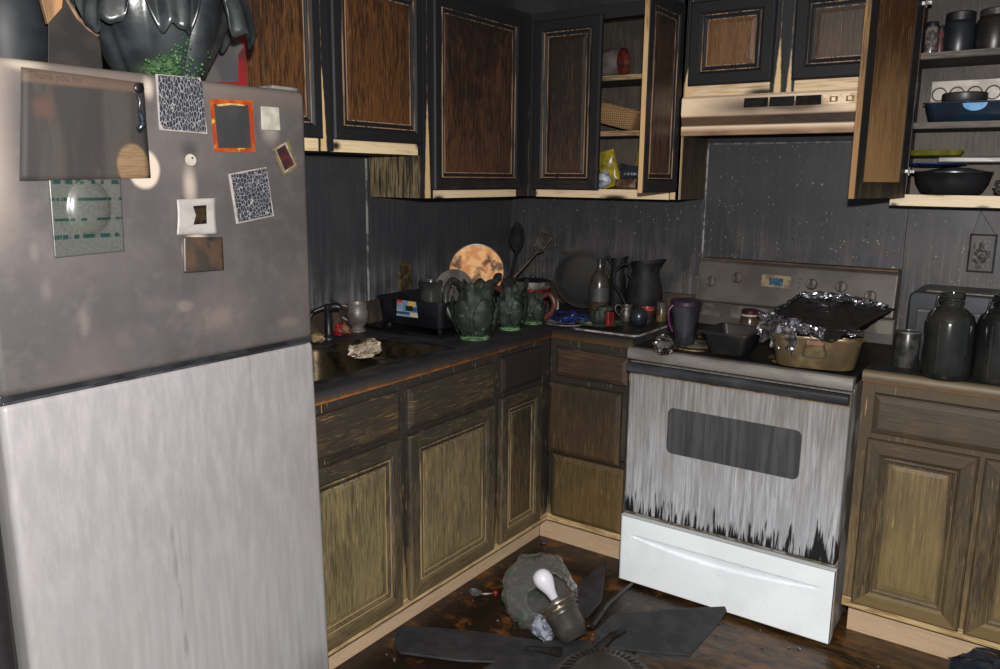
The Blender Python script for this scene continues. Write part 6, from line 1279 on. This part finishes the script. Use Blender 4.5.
# ================================================================== ON THE FLOOR
q = on_z(475, 592, 0.012)
sd = thing('metal_fitting', (q.x, q.y, 0), 'small metal fitting with red wire nut by the kick board', 'fitting')
MB().lathe([(0, 0), (0.010, 0), (0.020, 0.006), (0.022, 0.014), (0.018, 0.014), (0.012, 0.006), (0, 0.004)], (q.x, q.y, 0.001), 24, Matrix.Diagonal((1.2, 0.9, 1))).build('cup', mat('grey_fitting', S(92, 96, 104), S(150, 150, 150), 60, rough=0.3, metal=0.5), sd, smooth=50)
MB().tube([(q.x + 0.02, q.y + 0.008, 0.008), (q.x + 0.04, q.y + 0.02, 0.009), (q.x + 0.055, q.y + 0.034, 0.009)], [0.004, 0.006, 0.003], 8).build('spring', mat('spring_metal', S(120, 112, 100), S(80, 74, 68), 60, rough=0.35, metal=0.5), sd, smooth=60)
MB().lathe([(0, 0), (0.006, 0), (0.008, 0.012), (0.005, 0.016), (0, 0.016)], (q.x + 0.062, q.y + 0.04, 0.002), 12).build('wire_nut', mat('red_nut', S(140, 40, 36), S(100, 34, 32), 40), sd)
q = on_z(544, 541, 0.01)
MB().lathe([(0.012, 0), (0.015, 0.003), (0.015, 0.008), (0.010, 0.010), (0.009, 0.004)], (q.x, q.y, 0.001), 20).build('metal_ring', mat('ring_metal', S(96, 100, 104), S(70, 72, 74), 40, rough=0.35, metal=0.5), label='small metal ring on the floor in the cabinet corner', cat='ring', smooth=40)
rnd = random.Random(11); m = MB()
for k in range(420):
    if k < 170: q = on_z(rnd.gauss(560, 40), rnd.gauss(652, 10), 0.0); z_ = 0.0
    else: q = on_z(rnd.uniform(350, 950), rnd.uniform(545, 669), 0.0); z_ = 0.0
    if q.x < T + 0.02 or q.y > -0.70 or q.y < -2.2: continue
    s_ = rnd.uniform(0.0015, 0.006); a = rnd.uniform(0, 6.28)
    P_ = [Vector((q.x + s_ * rnd.uniform(0.5, 1.3) * math.cos(a + i * 1.57), q.y + s_ * rnd.uniform(0.5, 1.3) * math.sin(a + i * 1.57), 0.0005)) for i in range(4)]
    m.hexa(P_, [p + Vector((rnd.uniform(-1, 1) * 0.001, 0, s_ * 0.6)) for p in P_])
m.build('ash_crumbs', mat('ash_crumbs', S(120, 108, 92), S(60, 48, 40), 200, rough=0.6, c3=S(190, 186, 176), scale3=160, lo3=0.62, hi3=0.66), label='ash crumbs and small chips strewn over the wet floor', cat='debris', kind='stuff')
q = on_z(982, 690, 0.06)
crump('black_rubbish_bag', (q.x + 0.065, q.y + 0.015, 0.078), (0.15, 0.10, 0.088), 51, mat('shiny_black_plastic', S(28, 32, 40), S(40, 46, 56), 20, rough=0.22), 'crumpled shiny black plastic bag before the right cabinet', 'bag', 0.35, 70, 44, 16, zmin=0.002)
